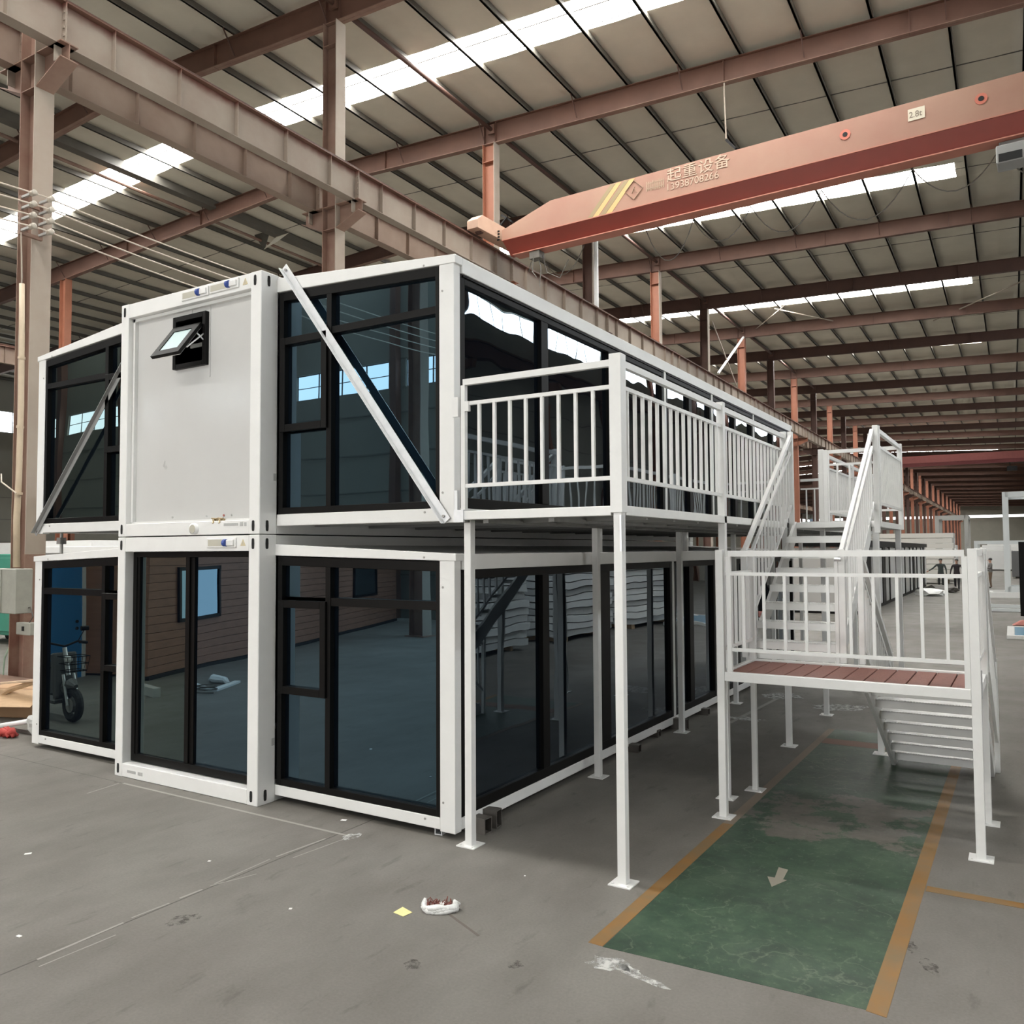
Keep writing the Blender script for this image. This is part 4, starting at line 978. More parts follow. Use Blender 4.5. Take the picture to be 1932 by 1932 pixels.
plat = thing('stair_platform', 'white railed platform at the top of the upper stairs', 'platform')
for x, y in ((4.66, 5.08), (4.66, 7.04)): post(plat, x, y, 2.62)
MB().box(3.72, 4.70, 5.04, 5.10, 2.62, 2.69).build('edge_beam', WHITE2, plat, bevel=.003)
MB().box(3.72, 4.70, 7.02, 7.08, 2.62, 2.69).build('edge_beam', WHITE2, plat, bevel=.003)
MB().box(4.64, 4.70, 5.10, 7.02, 2.62, 2.69).build('edge_beam', WHITE2, plat, bevel=.003)
for i in range(13): MB().box(3.70, 4.64, 5.105+i*.147, 5.105+i*.147+.14, 2.655, 2.683).build('deck_board', UNDER, plat)
post(plat, 4.70, 5.06, 3.80, .06, 2.62, False, 'rail_post'); post(plat, 4.70, 7.07, 3.80, .06, 2.62, False, 'rail_post'); post(plat, 3.73, 7.07, 3.78, .06, 2.62, False, 'rail_post')
railing(plat, (3.76, 7.07), (4.67, 7.07), ZT, ZM, ZL, off=.13, stile0=2.69)
railing(plat, (4.70, 5.09), (4.70, 7.04), ZT, ZM, ZL, off=.08, sp=.10)
rebase(plat, (4.66, 5.08, 0))

ld = thing('stair_landing', 'white stair landing with red-brown boards on tall legs at the right', 'landing')
ZD, T2, M2, L2 = 1.28, 2.365, 2.150, 1.480
for x, y in ((3.805, 1.93), (5.80, 1.93), (3.815, 2.90), (5.815, 2.90)): post(ld, x, y, T2 if y < 2.5 else 1.2, .066 if y < 2.5 else .05)
for x in (3.815, 5.815): post(ld, x, 2.90, T2, .06, 1.2, False, 'rail_post')
MB().box(3.84, 5.766, 1.90, 1.96, 1.20, ZD).build('edge_beam', WHITE2, ld, bevel=.003)
MB().box(3.84, 5.79, 2.87, 2.93, 1.20, ZD+.004).build('edge_beam', WHITE2, ld, bevel=.003)
for x in (3.785, 5.78): MB().box(x, x+.05, 1.965, 2.87, 1.20, ZD).build('edge_beam', WHITE2, ld, bevel=.003)
bb = MB().box(.004, .148, 1.962, 2.868, 1.235, 1.268); b0 = None
for i in range(12):
    x = 3.84 + i*.1615
    if b0 is None: b0 = MB().box(.003, .1555, 1.962, 2.868, 1.235, 1.268).build('deck_board', DECK, ld, bevel=.003); b0.location = (x, 0, 0)
    else: dup(b0, ld, (x, 0, 0))
railing(ld, (3.885, 1.93), (5.745, 1.93), T2-.01, M2, L2, off=.13, sp=.176, stile0=1.28, stile1=1.28, top=(.04, .052))
railing(ld, (3.815, 1.99), (3.815, 2.86), T2-.01, M2, L2, off=.10)
railing(ld, (5.81, 1.99), (5.81, 2.86), T2-.01, M2, L2, off=.10)
MB().box(5.80, 5.84, 2.00, 2.03, 1.2, 1.42).build('joint_plate', GALV, ld)
rebase(ld, (3.805, 1.93, 0))

def flight(name, label, x0, x1, a, b, za, zb, n, tz0, tdz, ty0, tdy, hx):
    t = thing(name, label, 'stairs')
    for x in (x0, x1):
        s_ = 1 if b > a else -1
        MB().prism([(a, za-.17), (a, za+.04), (b, zb+.04), (b, zb-.17)], x-.018, x+.018, 'x').build('stringer', WHITE2, t, bevel=.002)
    o = MB().box(x0+.018, x1-.018, 0, .23, -.006, .0)
    o.box(x0+.018, x1-.018, 0, .006, -.075, .0).box(x0+.018, x1-.018, .224, .23, -.05, .0)
    for k in range(34):
        xx = x0+.05+(x1-x0-.1)*k/33; o.box(xx-.008, xx+.008, .01, .035, 0, .004)
    t0 = None
    for i in range(n):
        P = (0, ty0+tdy*i, tz0+tdz*i)
        if t0 is None: t0 = o.build('tread', WHITE2, t); t0.location = P
        else: dup(t0, t, P)
    return t
uf = flight('stair_flight', 'upper white steel stairs climbing from the landing to the balcony platform', 3.755, 4.60, 2.93, 5.04, 1.25, 2.66, 7, 1.456, .176, 2.97, .258, 0)
for hx_ in (3.725, 4.655):
    railing(uf, (hx_, 2.96), (hx_, 5.0), T2+.0, M2, L2+.02, zt1=T2+1.40, off=.14, sp=.135, bw=.022)
    MB().box(hx_-.03, hx_+.03, 2.94, 3.0, 1.285, T2).build('newel_post', WHITE2, uf, bevel=.003)
MB().box(4.59, 4.625, 2.93, 2.97, 1.285, T2-.02).build('newel_post', WHITE2, uf, bevel=.003)
MB().tube([(4.60, 2.90, 2.27), (4.66, 2.90, 2.27)], .02, 8).build('clamp', GALV, uf)
MB().box(3.78, 4.59, 2.95, 2.955, 1.285, 1.345).build('toe_plate', WHITE2, uf)
for hx_ in (3.725, 4.69): MB().box(hx_-.03, hx_+.03, 4.98, 5.035, 2.55, 3.80).build('top_post', WHITE2, uf, bevel=.003)
rebase(uf, (4.2, 2.96, 1.285))
lf = flight('stair_flight', 'lower white steel stairs descending from the landing to the floor behind it', 4.85, 5.79, 2.93, 4.78, 1.20, .06, 7, 1.06, -.152, 3.10, .245, 0)
for hx_ in (4.82, 5.83):
    railing(lf, (hx_, 2.96), (hx_, 4.82), T2, M2, L2, zt1=T2-1.16, off=.14, sp=.135, bw=.022)
    MB().box(hx_-.025, hx_+.025, 4.80, 4.85, 0.0, 1.20).build('newel_post', WHITE2, lf, bevel=.003)
    MB().box(hx_-.025, hx_+.025, 2.95, 3.0, 1.285, T2).build('newel_post', WHITE2, lf, bevel=.003)
rebase(lf, (5.3, 4.78, 0))

# ---------------------------------------------------------------- litter on the floor
pp = single('paper_note', 'square yellow paper note lying on the concrete', 'paper', MB().hull8([(2.555, -1.114, .001), (2.654, -1.135, .004), (2.663, -1.05, .001), (2.562, -1.026, .006), (2.555, -1.114, .003), (2.654, -1.135, .006), (2.663, -1.05, .003), (2.562, -1.026, .008)]), YELP, (2.61, -1.08, 0))
tr_ = thing('crumpled_wrapper', 'crumpled white plastic wrapper filled with brown-red netting beside the yellow note', 'litter', (2.80, -.93, 0), .55)
rnd = random.Random(5)
mb = MB(); N = 26
for k in range(3):
    pts = []
    for i in range(N):
        t = i/(N-1); a = PI*(1.02+.96*t)
        pts.append((.105*math.cos(a)*(1+.05*math.sin(9*t)), .055*math.sin(a)+rnd.uniform(-.004, .004), .014+.012*k+.006*math.sin(11*t+k)))
    mb.tube(pts, [.012+.010*abs(math.sin(7*i/(N-1)+k)) for i in range(N)], 6)
mb.tube([(.10, 0, .01), (.115, .01, .04), (.10, .0, .055), (.085, -.02, .03)], [.01, .022, .02, .01], 7)
mb.tube([(-.10, 0, .01), (-.105, .01, .05), (-.10, .02, .075)], [.012, .02, .008], 7)
mb.build('film_edge', PLAST, tr_, smooth=True)
mb = MB()
for k in range(46):
    x, y = rnd.uniform(-.09, .09), rnd.uniform(-.03, .05); a = rnd.uniform(0, 6.3)
    mb.tube([(x, y, .012+rnd.uniform(0, .01)), (x+.02*math.cos(a), y+.02*math.sin(a), .035+rnd.uniform(0, .03)), (x+.05*math.cos(a+.6), y+.04*math.sin(a+.6), .015+rnd.uniform(0, .02))], .0032, 4)
mb.build('netting', RUSTN, tr_, kind='stuff')
MB().hull8([(-.02, -.02, .02), (.02, -.03, .03), (.03, .01, .05), (-.01, .02, .04), (-.02, -.02, .026), (.02, -.03, .036), (.03, .01, .056), (-.01, .02, .046)]).build('white_scrap', PLAST, tr_)
for n_, l_, (x, y), w_, h_, m_, rz in [('paper_scrap', 'small white printed card lying in front of the right wing', (.96, .13), .05, .035, PAPER, .3), ('paper_scrap', 'tiny white scrap on the left foreground floor', (-.62, -1.76), .05, .03, PAPER, .9),
        ('paper_scrap', 'tiny white pellet on the floor in front of the centre module', (.75, -1.13), .022, .02, PAPER, .2), ('paper_scrap', 'small white scrap at the lower left edge of the floor', (.78, -2.57), .035, .02, PAPER, .1), ('paper_scrap', 'tiny white dot of litter left of the front balcony leg', (2.98, -.14), .012, .012, PAPER, .1),
        ('dark_chip', 'tiny dark chip on the floor before the left corner of the centre module', (-1.93, -.16), .03, .02, BLOCK, .5), ('pale_chip', 'tiny pale chip on the middle foreground floor', (1.93, -1.42), .02, .02, PAPER, .5)]:
    o = MB().box(-w_/2, w_/2, -h_/2, h_/2, 0, .004).build(n_, m_, bevel=.001); o.location = (x, y, .0); o.rotation_euler = (0, 0, rz); tag(o, l_, 'litter')

# debris left of the lower left wing
single('plinth', 'low brown masonry plinth around the foot of the left column', 'plinth', MB().box(-9.3, -7.55, 1.5, 2.15, 0, .32).box(-9.3, -7.2, .9, 1.5, 0, .10), BRICKB, (-8.4, 1.8, 0))
cd_ = thing('cardboard_box', 'torn brown cardboard box half hidden behind the lower left wing', 'box', (-6.35, 1.35, 0), .35)
MB().box(-.55, .45, -.2, .25, 0, .42).build('box_body', CARD, cd_, bevel=.01)
MB().hull8([(-.55, -.22, .40), (.45, -.22, .40), (.45, -.5, .22), (-.45, -.5, .20), (-.55, -.20, .41), (.45, -.20, .41), (.45, -.48, .23), (-.45, -.48, .21)]).build('flap', WOOD, cd_)
cv = MB(); cv.tube([(-6.95, .95, .02), (-6.6, 1.0, .25), (-6.3, 1.05, .42), (-5.8, 1.15, .56), (-5.2, 1.3, .62)], [.02, .035, .04, .035, .03], 6)
single('bent_board', 'thin bent plywood strip arching over the cardboard box', 'board', cv, WOOD, (-6.3, 1.0, 0))
single('timber_offcut', 'split timber slat lying across the cardboard box', 'board', MB().bar((-6.75, .95, .47), (-5.1, 1.25, .66), .10, .025), mat('pale_timber', (.60, .44, .30), .7), (-6, 1.1, .45))
single('white_tube', 'white plastic pipe leaning on the litter left of the lower house', 'pipe', MB().tube([(-5.75, .30, .04), (-4.62, .78, .25)], .032, 10), WHITE2, (-5.2, .5, 0), smooth=True)
single('dark_tube', 'dark square tube under the white pipe at the left edge', 'tube', MB().bar((-5.7, .62, .03), (-4.4, .66, .035), .05, .05), BLOCK, (-5, .6, 0))
rc = thing('red_rag', 'crumpled red and pink rag by the white pipe at the left edge', 'rag', (-5.06, .42, 0), .4)
mb = MB()
for k in range(9):
    a = rnd.uniform(0, 6.3); mb.tube([(rnd.uniform(-.16, .1), rnd.uniform(-.08, .08), .02), (rnd.uniform(-.12, .12), rnd.uniform(-.06, .06), .09), (rnd.uniform(-.14, .16), rnd.uniform(-.08, .08), .02)], [.02, .045, .015], 6)
mb.build('rag', REDC, rc, smooth=True)
gb = thing('plastic_bag', 'grey-white crumpled plastic bag against the lower left wing', 'bag', (-4.62, .60, 0), .2)
me = bpy.data.meshes.new('bag'); bm = bmesh.new(); bmesh.ops.create_icosphere(bm, subdivisions=3, radius=.2)
for v_ in bm.verts:
    q = 1 + .28*math.sin(v_.co.x*31+v_.co.z*17)*math.cos(v_.co.y*27); v_.co = Vector((v_.co.x*1.25*q, v_.co.y*.7*q, max(-.16, v_.co.z*.85*q)+.16))
bm.to_mesh(me); bm.free(); me.materials.append(mat('grey_bag', (.42, .42, .40), .45, var=.1, bump=.4, bscale=12)); link('bag', me, gb)
# things beyond the left column
gc = hthing('green_cabinet', 'green painted steel cabinet at the left edge behind the column', 'cabinet', -17, 7.0)
MB().box(-1.2, 1.5, -.6, .6, .25, 2.35).build('body', TEAL, gc, bevel=.02); MB().box(-1.1, .1, -.63, -.6, .35, 2.25).box(.15, 1.4, -.63, -.6, .35, 2.25).build('door', TEAL, gc, bevel=.01)
MB().tube([(-.9, -.4, .12), (-.9, -.3, .12)], .12, 12).tube([(1.25, -.4, .12), (1.25, -.3, .12)], .12, 12).tube([(-.9, .4, .12), (-.9, .3, .12)], .12, 12).tube([(1.25, .4, .12), (1.25, .3, .12)], .12, 12).build('castor', RUB, gc)
hs_ = hthing('green_hose', 'thin pale green hose hanging in front of the green cabinet', 'hose', -8.9, 2.6)
MB().tube([(0, 0, 1.4), (-.02, 0, .9), (-.2, -.05, .55), (-.35, 0, .1), (-.3, .1, .02)], .014, 5).build('hose', mat('pale_green_hose', (.4, .55, .42), .5), hs_)
wu = hthing('container_unit', 'white flat-pack container unit beyond the left wing, its roof edge showing in the gap', 'container', -12.2, 7.2)
MB().box(-2.1, .9, -1.2, 1.6, 0, 2.5).build('walls', PANEL, wu)
MB().box(-2.15, 2.6, -1.25, -1.1, 2.36, 2.52).build('top_beam', WHITE, wu, bevel=.01)
MB().box(-2.1, .0, -1.1, 1.6, 2.50, 2.66).build('roof', WHITE2, wu)
cn = MB().box(1.6, 3.4, -1.3, 1.2, 2.30, 2.50).build('module_corner', WHITE, wu); MB().box(1.5, 3.3, -1.1, 1.1, 0, 2.3).build('module_wall', PANEL, wu)
for x in (1.55, 1.85): MB().tube([(x, -1.31, 2.40), (x, -1.29, 2.40)], .04, 10).build('casting_slot', DARK, cn)
sd = hthing('wall_shelf', 'dull green and white shelving seen low at the left edge under the window wall', 'shelf', -24, 12)
MB().box(-4, 4, -.4, .4, 0, 1.4).box(-4, 4, -.5, .5, 1.4, 1.5).build('shelf_body', mat('dull_green', (.12, .28, .2), .6), sd); MB().box(-4, 4, -.5, .5, 2.3, 2.75).box(-4, -3.9, -.5, .5, 1.5, 2.3).box(3.9, 4, -.5, .5, 1.5, 2.3).build('white_top', WHITE2, sd)

# ---------------------------------------------------------------- far end of the hall
dh = hthing('container_house', 'distant white container house with black roof edge and black door frames, right of the stairs', 'house', 0, 0)
MB().hull8([(-1.2, 26.5, 2.46), (1.55, 26.5, 2.40), (1.55, 52, 2.40), (-1.2, 52, 2.46), (-1.2, 26.5, 2.72), (1.55, 26.5, 2.66), (1.55, 52, 2.60), (-1.2, 52, 2.66)]).build('roof_edge', BLACK, dh)
MB().box(-1.1, 1.40, 26.6, 51.9, .12, 2.4).build('core', mat('far_wall_grey', (.42, .41, .39), .6), dh)
MB().box(-1.1, 1.46, 26.6, 51.9, 0, .12).build('base_rail', BLACK, dh)
y = 26.7; i = 0
while y < 51.5:
    wd = [1.3, .25, 2.1, .3, 1.2, .9][i % 6]
    if i % 2 == 0: MB().box(1.40, 1.47, y, y+wd-.03, .14, 2.38).build('wall_panel', [PANEL, WHITE2][i % 4 == 0], dh)
    else: MB().box(1.40, 1.50, y, y+wd, .12, 2.4).build('door_frame', BLACK, dh)
    y += wd; i += 1
MB().box(1.40, 1.50, 27.2, 28.6, .12, 2.3).build('open_door', BLACK, dh)
rebase(dh, (.2, 39, 0))
st = hthing('panel_bundle', 'stack of long white wall panels beyond the distant house roof', 'panel stack', -.6, 57)
for i in range(9): MB().box(-3.5+.05*(i % 3), 3.4-.07*(i % 2), -1.1, 1.1, .3+i*.34, .3+i*.34+.31).build('panel', mat('cream_panel_edge', (.62, .60, .55), .6) if i == 0 else bpy.data.materials['cream_panel_edge'], st)
MB().box(-3.2, -3.0, -1, 1, 0, .3).box(2.8, 3, -1, 1, 0, .3).build('skid', WOOD, st)
def cuboid_frame(name, label, x0, x1, y0, y1, z0, z1, t_, m, base=True):
    t = hthing(name, label, 'frame', (x0+x1)/2, (y0+y1)/2, 0); cx, cy = (x0+x1)/2, (y0+y1)/2
    for x in (x0, x1):
        for y in (y0, y1): MB().box(x-cx-t_/2, x-cx+t_/2, y-cy-t_/2, y-cy+t_/2, z0, z1).build('post', m, t)
    for z in (z0+t_/2, z1-t_/2):
        for y in (y0, y1): MB().box(x0-cx, x1-cx, y-cy-t_/2, y-cy+t_/2, z-t_/2, z+t_/2).build('rail_beam', m, t)
        for x in (x0, x1): MB().box(x-cx-t_/2, x-cx+t_/2, y0-cy, y1-cy, z-t_/2, z+t_/2).build('side_rail', m, t)
    return t
cuboid_frame('portal_gantry', 'grey open steel frame standing behind the white panel stack', 1.6, 3.4, 60, 63, 0, 4.6, .25, mat('mid_grey_frame', (.36, .36, .34), .5))
cuboid_frame('portal_gantry', 'tall pale white portal frame at the right edge', 5.85, 9.6, 40.6, 43.0, 0.25, 5.0, .25, COOLW)
bs = hthing('base_frame', 'low white floor frame lying under the tall portal frame', 'frame', 7.0, 40.6)
MB().box(-2.0, 2.5, -.5, -.25, 0, .26).box(-2.0, 2.5, 1.8, 2.0, 0, .26).box(-2.0, -1.8, -.25, 1.8, 0, .2).box(2.3, 2.5, -.25, 1.8, 0, .2).build('frame', WHITE2, bs)
cuboid_frame('portal_gantry', 'slim white open frame crossing in front of the tall portal frame', 4.92, 9.5, 30.2, 32.5, 0.02, 2.62, .12, COOLW)
ip = hthing('inner_post', 'broad pale grey post standing inside the portal frame', 'post', 7.0, 45.5)
MB().box(-.3, .3, -.15, .15, 0, 4.6).build('post', mat('pale_grey_post', (.45, .47, .46), .5), ip)
bk = hthing('door_leaf', 'tall black door panel standing at the right edge of the picture', 'door', 6.75, 24.8)
MB().box(-.5, .6, -.04, .04, .25, 2.54).box(-.36, .6, -.06, .06, .02, .25).build('leaf', BLACK, bk); MB().box(-.45, -.42, -.06, .06, .25, 2.5).build('edge', BLACK, bk)
pk = hthing('pink_cloth', 'pink cloth bundle at the foot of the black door panel', 'cloth', 6.35, 24.3)
MB().hull8([(-.35, -.2, 0), (.5, -.2, 0), (.5, .2, 0), (-.35, .2, 0), (-.1, -.12, .16), (.5, -.12, .2), (.5, .12, .2), (-.1, .12, .16)]).build('bundle', PINK, pk, bevel=.03)
bg_ = hthing('glass_panel', 'blue glazed window panel with white frame lying on the floor at the right edge', 'window panel', 7.0, 21.2)
MB().box(-1.1, 1.2, -1.5, -1.35, 0, .10).box(-1.1, 1.2, 1.35, 1.5, 0, .10).box(-1.1, -.92, -1.35, 1.35, 0, .10).box(1.0, 1.2, -1.35, 1.35, 0, .10).build('frame', WHITE2, bg_, bevel=.01)
MB().box(-.92, 1.0, -1.35, 1.35, .04, .09).build('glass', BLUEG, bg_)
for n_, l_, x, y, r_, m_ in [('tarpaulin_bundle', 'dark grey tarpaulin bundle on the floor beside the distant house', 2.75, 44.6, .8, BLOCK), ('film_bundle', 'crumpled pale plastic film by the distant house door', 2.55, 41, .7, PLAST)]:
    t = hthing(n_, l_, 'bundle', x, y)
    me = bpy.data.meshes.new(n_); bm = bmesh.new(); bmesh.ops.create_icosphere(bm, subdivisions=2, radius=r_)
    for v_ in bm.verts:
        q = 1+.2*math.sin(v_.co.x*9+v_.co.y*7); v_.co = Vector((v_.co.x*q, v_.co.y*q*1.2, max(0, v_.co.z*.35*q+.12)))
    bm.to_mesh(me); bm.free(); me.materials.append(m_); link('bundle', me, t)
for n_, l_, x, y, sx, sy, sz, m_ in [('white_crate', 'white cabinet far down the aisle behind the walking men', 1.0, 66, 3.0, 2, 3.2, WHITE2), ('machine', 'grey machine far down the hall behind the portal frame', 8.5, 70, 5, 3, 2.6, GREYPL), ('machine', 'pale grey machine far down the hall to the left of the standing worker', 4.6, 95, 3, 4, 2.6, PANEL),
        ('work_table', 'low steel table far down the hall at the right edge', 8.4, 58, 3, 1.2, .9, GALVD), ('white_crate', 'white crates far down the hall near the end wall', 6.5, 120, 8, 4, 3, WHITE2), ('white_crate', 'long row of white units beyond the panel stack', -3.5, 80, 5, 14, 3, PANEL)]:
    t = hthing(n_, l_, 'crate' if 'crate' in n_ else 'machine', x, y)
    MB().box(-sx/2, sx/2, -sy/2, sy/2, .12, sz*.8).build('body', m_, t, bevel=.03); MB().box(-sx*.4, sx*.45, -sy*.4, sy*.4, sz*.8, sz).build('top', m_, t, bevel=.03)
    MB().box(-sx*.45, -sx*.3, -sy*.45, sy*.45, 0, .12).box(sx*.3, sx*.45, -sy*.45, sy*.45, 0, .12).build('skid', BLOCK, t)

# ---------------------------------------------------------------- people
def clothes(name, top, bot, zsplit=.93):
    m = bpy.data.materials.new(name); m.use_nodes = True; n, l = nodes(m); b = n['Principled BSDF']
    tc = n.new('ShaderNodeTexCoord'); s_ = n.new('ShaderNodeSeparateXYZ'); l.new(tc.outputs['Object'], s_.inputs[0])
    r = n.new('ShaderNodeValToRGB'); r.color_ramp.interpolation = 'CONSTANT'; e = r.color_ramp.elements
    e[0].position = 0; e[0].color = (.02, .02, .02, 1); e[1].position = .045; e[1].color = (*bot, 1)
    q = e.new(zsplit/2); q.color = (*top, 1); q = e.new(.735); q.color = (.42, .24, .17, 1)
    d = n.new('ShaderNodeMath'); d.operation = 'DIVIDE'; d.inputs[1].default_value = 2; l.new(s_.outputs[2], d.inputs[0]); l.new(d.outputs[0], r.inputs[0])
    l.new(r.outputs[0], b.inputs['Base Color']); b.inputs['Roughness'].default_value = .8; return m
def person(label, x, y, rz, stride, arms, top, bot, group=None):
    t = hthing('person', label, 'person', x, y, 0, rz, group)
    V = {'pelvis': (0, 0, .95), 'waist': (0, .01, 1.10), 'chest': (0, .0, 1.30), 'neck': (0, .01, 1.46), 'nk2': (0, .005, 1.53), 'head': (0, -.02, 1.62), 'crown': (0, -.01, 1.70)}
    Rr = {'pelvis': (.15, .11), 'waist': (.14, .10), 'chest': (.17, .115), 'neck': (.075, .07), 'nk2': (.055, .058), 'head': (.078, .095), 'crown': (.07, .085)}
    Ed = [('pelvis', 'waist'), ('waist', 'chest'), ('chest', 'neck'), ('neck', 'nk2'), ('nk2', 'head'), ('head', 'crown')]
    for s_, k in ((1, 'R'), (-1, 'L')):
        st_ = stride*s_
        V['hip'+k] = (.09*s_, 0, .90); V['kn'+k] = (.10*s_, -st_*.5-.02, .50); V['an'+k] = (.10*s_, -st_+.03, .09); V['toe'+k] = (.12*s_, -st_-.14, .035)
        Rr['hip'+k] = (.088, .095); Rr['kn'+k] = (.058, .062); Rr['an'+k] = (.042, .048); Rr['toe'+k] = (.042, .03)
        Ed += [('pelvis', 'hip'+k), ('hip'+k, 'kn'+k), ('kn'+k, 'an'+k), ('an'+k, 'toe'+k)]
        el, wr_, hd = arms[k]
        V['sh'+k] = (.19*s_, .01, 1.41); V['el'+k] = el; V['wr'+k] = wr_
        Rr['sh'+k] = (.062, .062); Rr['el'+k] = (.043, .043); Rr['wr'+k] = (.028, .03)
        Ed += [('chest', 'sh'+k), ('sh'+k, 'el'+k), ('el'+k, 'wr'+k)]
    ks = list(V); me = bpy.data.meshes.new('body'); me.from_pydata([V[k] for k in ks], [(ks.index(a), ks.index(b)) for a, b in Ed], [])
    o = link('body', me, t); me.materials.append(clothes('clothes', top, bot))
    sk = o.modifiers.new('skin', 'SKIN'); sv = me.skin_vertices[0].data
    for i, k in enumerate(ks): sv[i].radius = Rr[k]; sv[i].use_root = (k == 'pelvis')
    ss = o.modifiers.new('sub', 'SUBSURF'); ss.levels = 2; ss.render_levels = 2
    ball('hair', .1, (0, .015, 1.685), HAIR, t, 12, (.95, 1.08, .85))
    for s_ in (1, -1): ball('eye', .010, (.032*s_, -.108, 1.635), DARK, t, 6); ball('ear', .022, (.082*s_, 0, 1.62), SKIN, t, 6, (.4, .8, 1.2))
    ball('nose', .013, (0, -.122, 1.61), SKIN, t, 6, (.8, 1, 1.4)); MB().box(-.024, .024, -.112, -.10, 1.575, 1.583).build('mouth', mat('lip', (.3, .12, .1), .5) if 'lip' not in bpy.data.materials else bpy.data.materials['lip'], t)
    for s_, k in ((1, 'R'), (-1, 'L')):
        w_ = Vector(V['wr'+k]); d = Vector(arms[k][2]).normalized(); side = d.cross(Vector((0, 1, 0))); side = side.normalized() if side.length > .1 else Vector((1, 0, 0))
        nrm = d.cross(side).normalized(); mb = MB()
        mb.tube([w_-d*.01, w_+d*.03, w_+d*.075], [.026, .036, .034], 8)
        for j in range(4):
            b0 = w_+d*.07+side*(.012*(j-1.5)*1.6); ln = (.062, .072, .068, .052)[j]
            mb.tube([b0, b0+d*ln*.5+nrm*.004, b0+d*ln*.85+nrm*.016], [.0095, .0088, .007], 6)
        b0 = w_+d*.03+side*(-.03); mb.tube([b0, b0+d*.03-side*.02, b0+d*.055-side*.022+nrm*.01], [.011, .010, .008], 6)
        mb.build('hand', SKIN, t, smooth=True)
    return t
dn = (0, 0, -1)
def arm(sx, el, wr_): return ((sx*el[0], el[1], el[2]), (sx*wr_[0], wr_[1], wr_[2]), (0, -.15, -1))
person('person in dark jacket standing by the distant house, one arm stretched out to the left', 2.57, 47.6, .1, .06, {'R': arm(1, (.27, .02, 1.14), (.28, -.06, .88)), 'L': ((-.40, -.05, 1.20), (-.62, -.12, 1.06), (-.8, -.1, -.5))}, (.045, .055, .052), (.02, .02, .02))
person('person in black T-shirt and dark trousers walking towards the camera', 3.43, 46.4, -.1, .14, {'R': arm(1, (.30, .05, 1.15), (.33, -.02, .90)), 'L': arm(-1, (.28, -.02, 1.14), (.31, -.12, .90))}, (.025, .018, .02), (.022, .02, .022))
person('person in grey top and brown trousers standing side-on with folded arms', 4.95, 50.3, R(-75), .03, {'R': ((.22, -.05, 1.16), (.05, -.24, 1.20), (-1, -.2, .1)), 'L': ((-.22, -.05, 1.15), (-.05, -.24, 1.17), (1, -.2, .1))}, (.16, .15, .14), (.14, .09, .055))
person('person in dark clothes far down the hall, seen between the frame posts', 6.75, 74, R(20), .1, {'R': arm(1, (.27, .02, 1.14), (.28, -.06, .88)), 'L': arm(-1, (.27, .02, 1.14), (.28, -.06, .88))}, (.02, .02, .04), (.02, .02, .03))

# ---------------------------------------------------------------- things in front of the houses that show as reflections
cab = thing('timber_cabin', 'brown plank-clad cabin in front of the houses on the left, seen reflected in the glass', 'cabin', (-7.75, -4.0, 0), math.atan2(-7.4, -2.65))
# local +x runs along its long wall, the wall faces local +y
L_, Hc = 13.0, 2.9
MB().box(0, L_, -2.8, -.06, 0.05, Hc).build('core', BROWNW, cab)
for i in range(18):
    z = .08 + i*.157
    MB().box(0, L_, -.06, .0, z, z+.148).build('plank', BROWNW, cab)
for x0, x1, z0, z1 in ((.9, 2.35, 1.0, 2.08), (9.2, 11.1, .95, 2.1)):
    f_ = MB().box(x0, x0+.07, 0, .05, z0, z1).box(x1-.07, x1, 0, .05, z0, z1).box(x0, x1, 0, .05, z0, z0+.07).box(x0, x1, 0, .05, z1-.07, z1).build('window_frame', BLACK, cab)
    MB().box(x0+.07, x1-.07, .005, .02, z0+.07, z1-.07).build('pane', GLASS, f_)
MB().box(-.1, L_+.1, -2.9, .08, Hc, Hc+.1).build('roof', STEELD, cab)
MB().box(0, L_, -.05, .03, 0, .07).build('base_rail', DARK, cab)
bd_ = thing('door_panel', 'sky blue door panel with white edge standing left of the houses, seen in the lower left window', 'door', (-9.15, -2.78, 0), R(-110))
MB().box(-.55, .55, -.03, .03, 0.0, 2.25).build('leaf', BLUED, bd_); MB().box(.50, .60, -.035, .04, 0, 2.3).box(-.58, .6, -.035, .04, 2.25, 2.3).build('white_edge', WHITE2, bd_)
MB().tube([(.35, .03, 1.08), (.35, .06, 1.08)], .03, 8).tube([(.35, .03, .95), (.35, .06, .95)], .03, 8).build('lock', DARK, bd_)
dp_ = thing('dark_cabinet', 'dark metal cabinet beside the blue door panel', 'cabinet', (-10.6, -2.3, 0), R(-20))
MB().box(-.6, .5, -.4, .2, .1, 2.3).build('body', mat('cabinet_black', (.02, .02, .022), .5), dp_, bevel=.01); MB().box(-.55, -.08, .2, .22, .2, 2.2).box(-.04, .45, .2, .22, .2, 2.2).build('door', mat('cabinet_door', (.03, .03, .032), .45), dp_); MB().box(-.6, .5, -.4, .2, 0, .1).build('plinth', DARK, dp_)
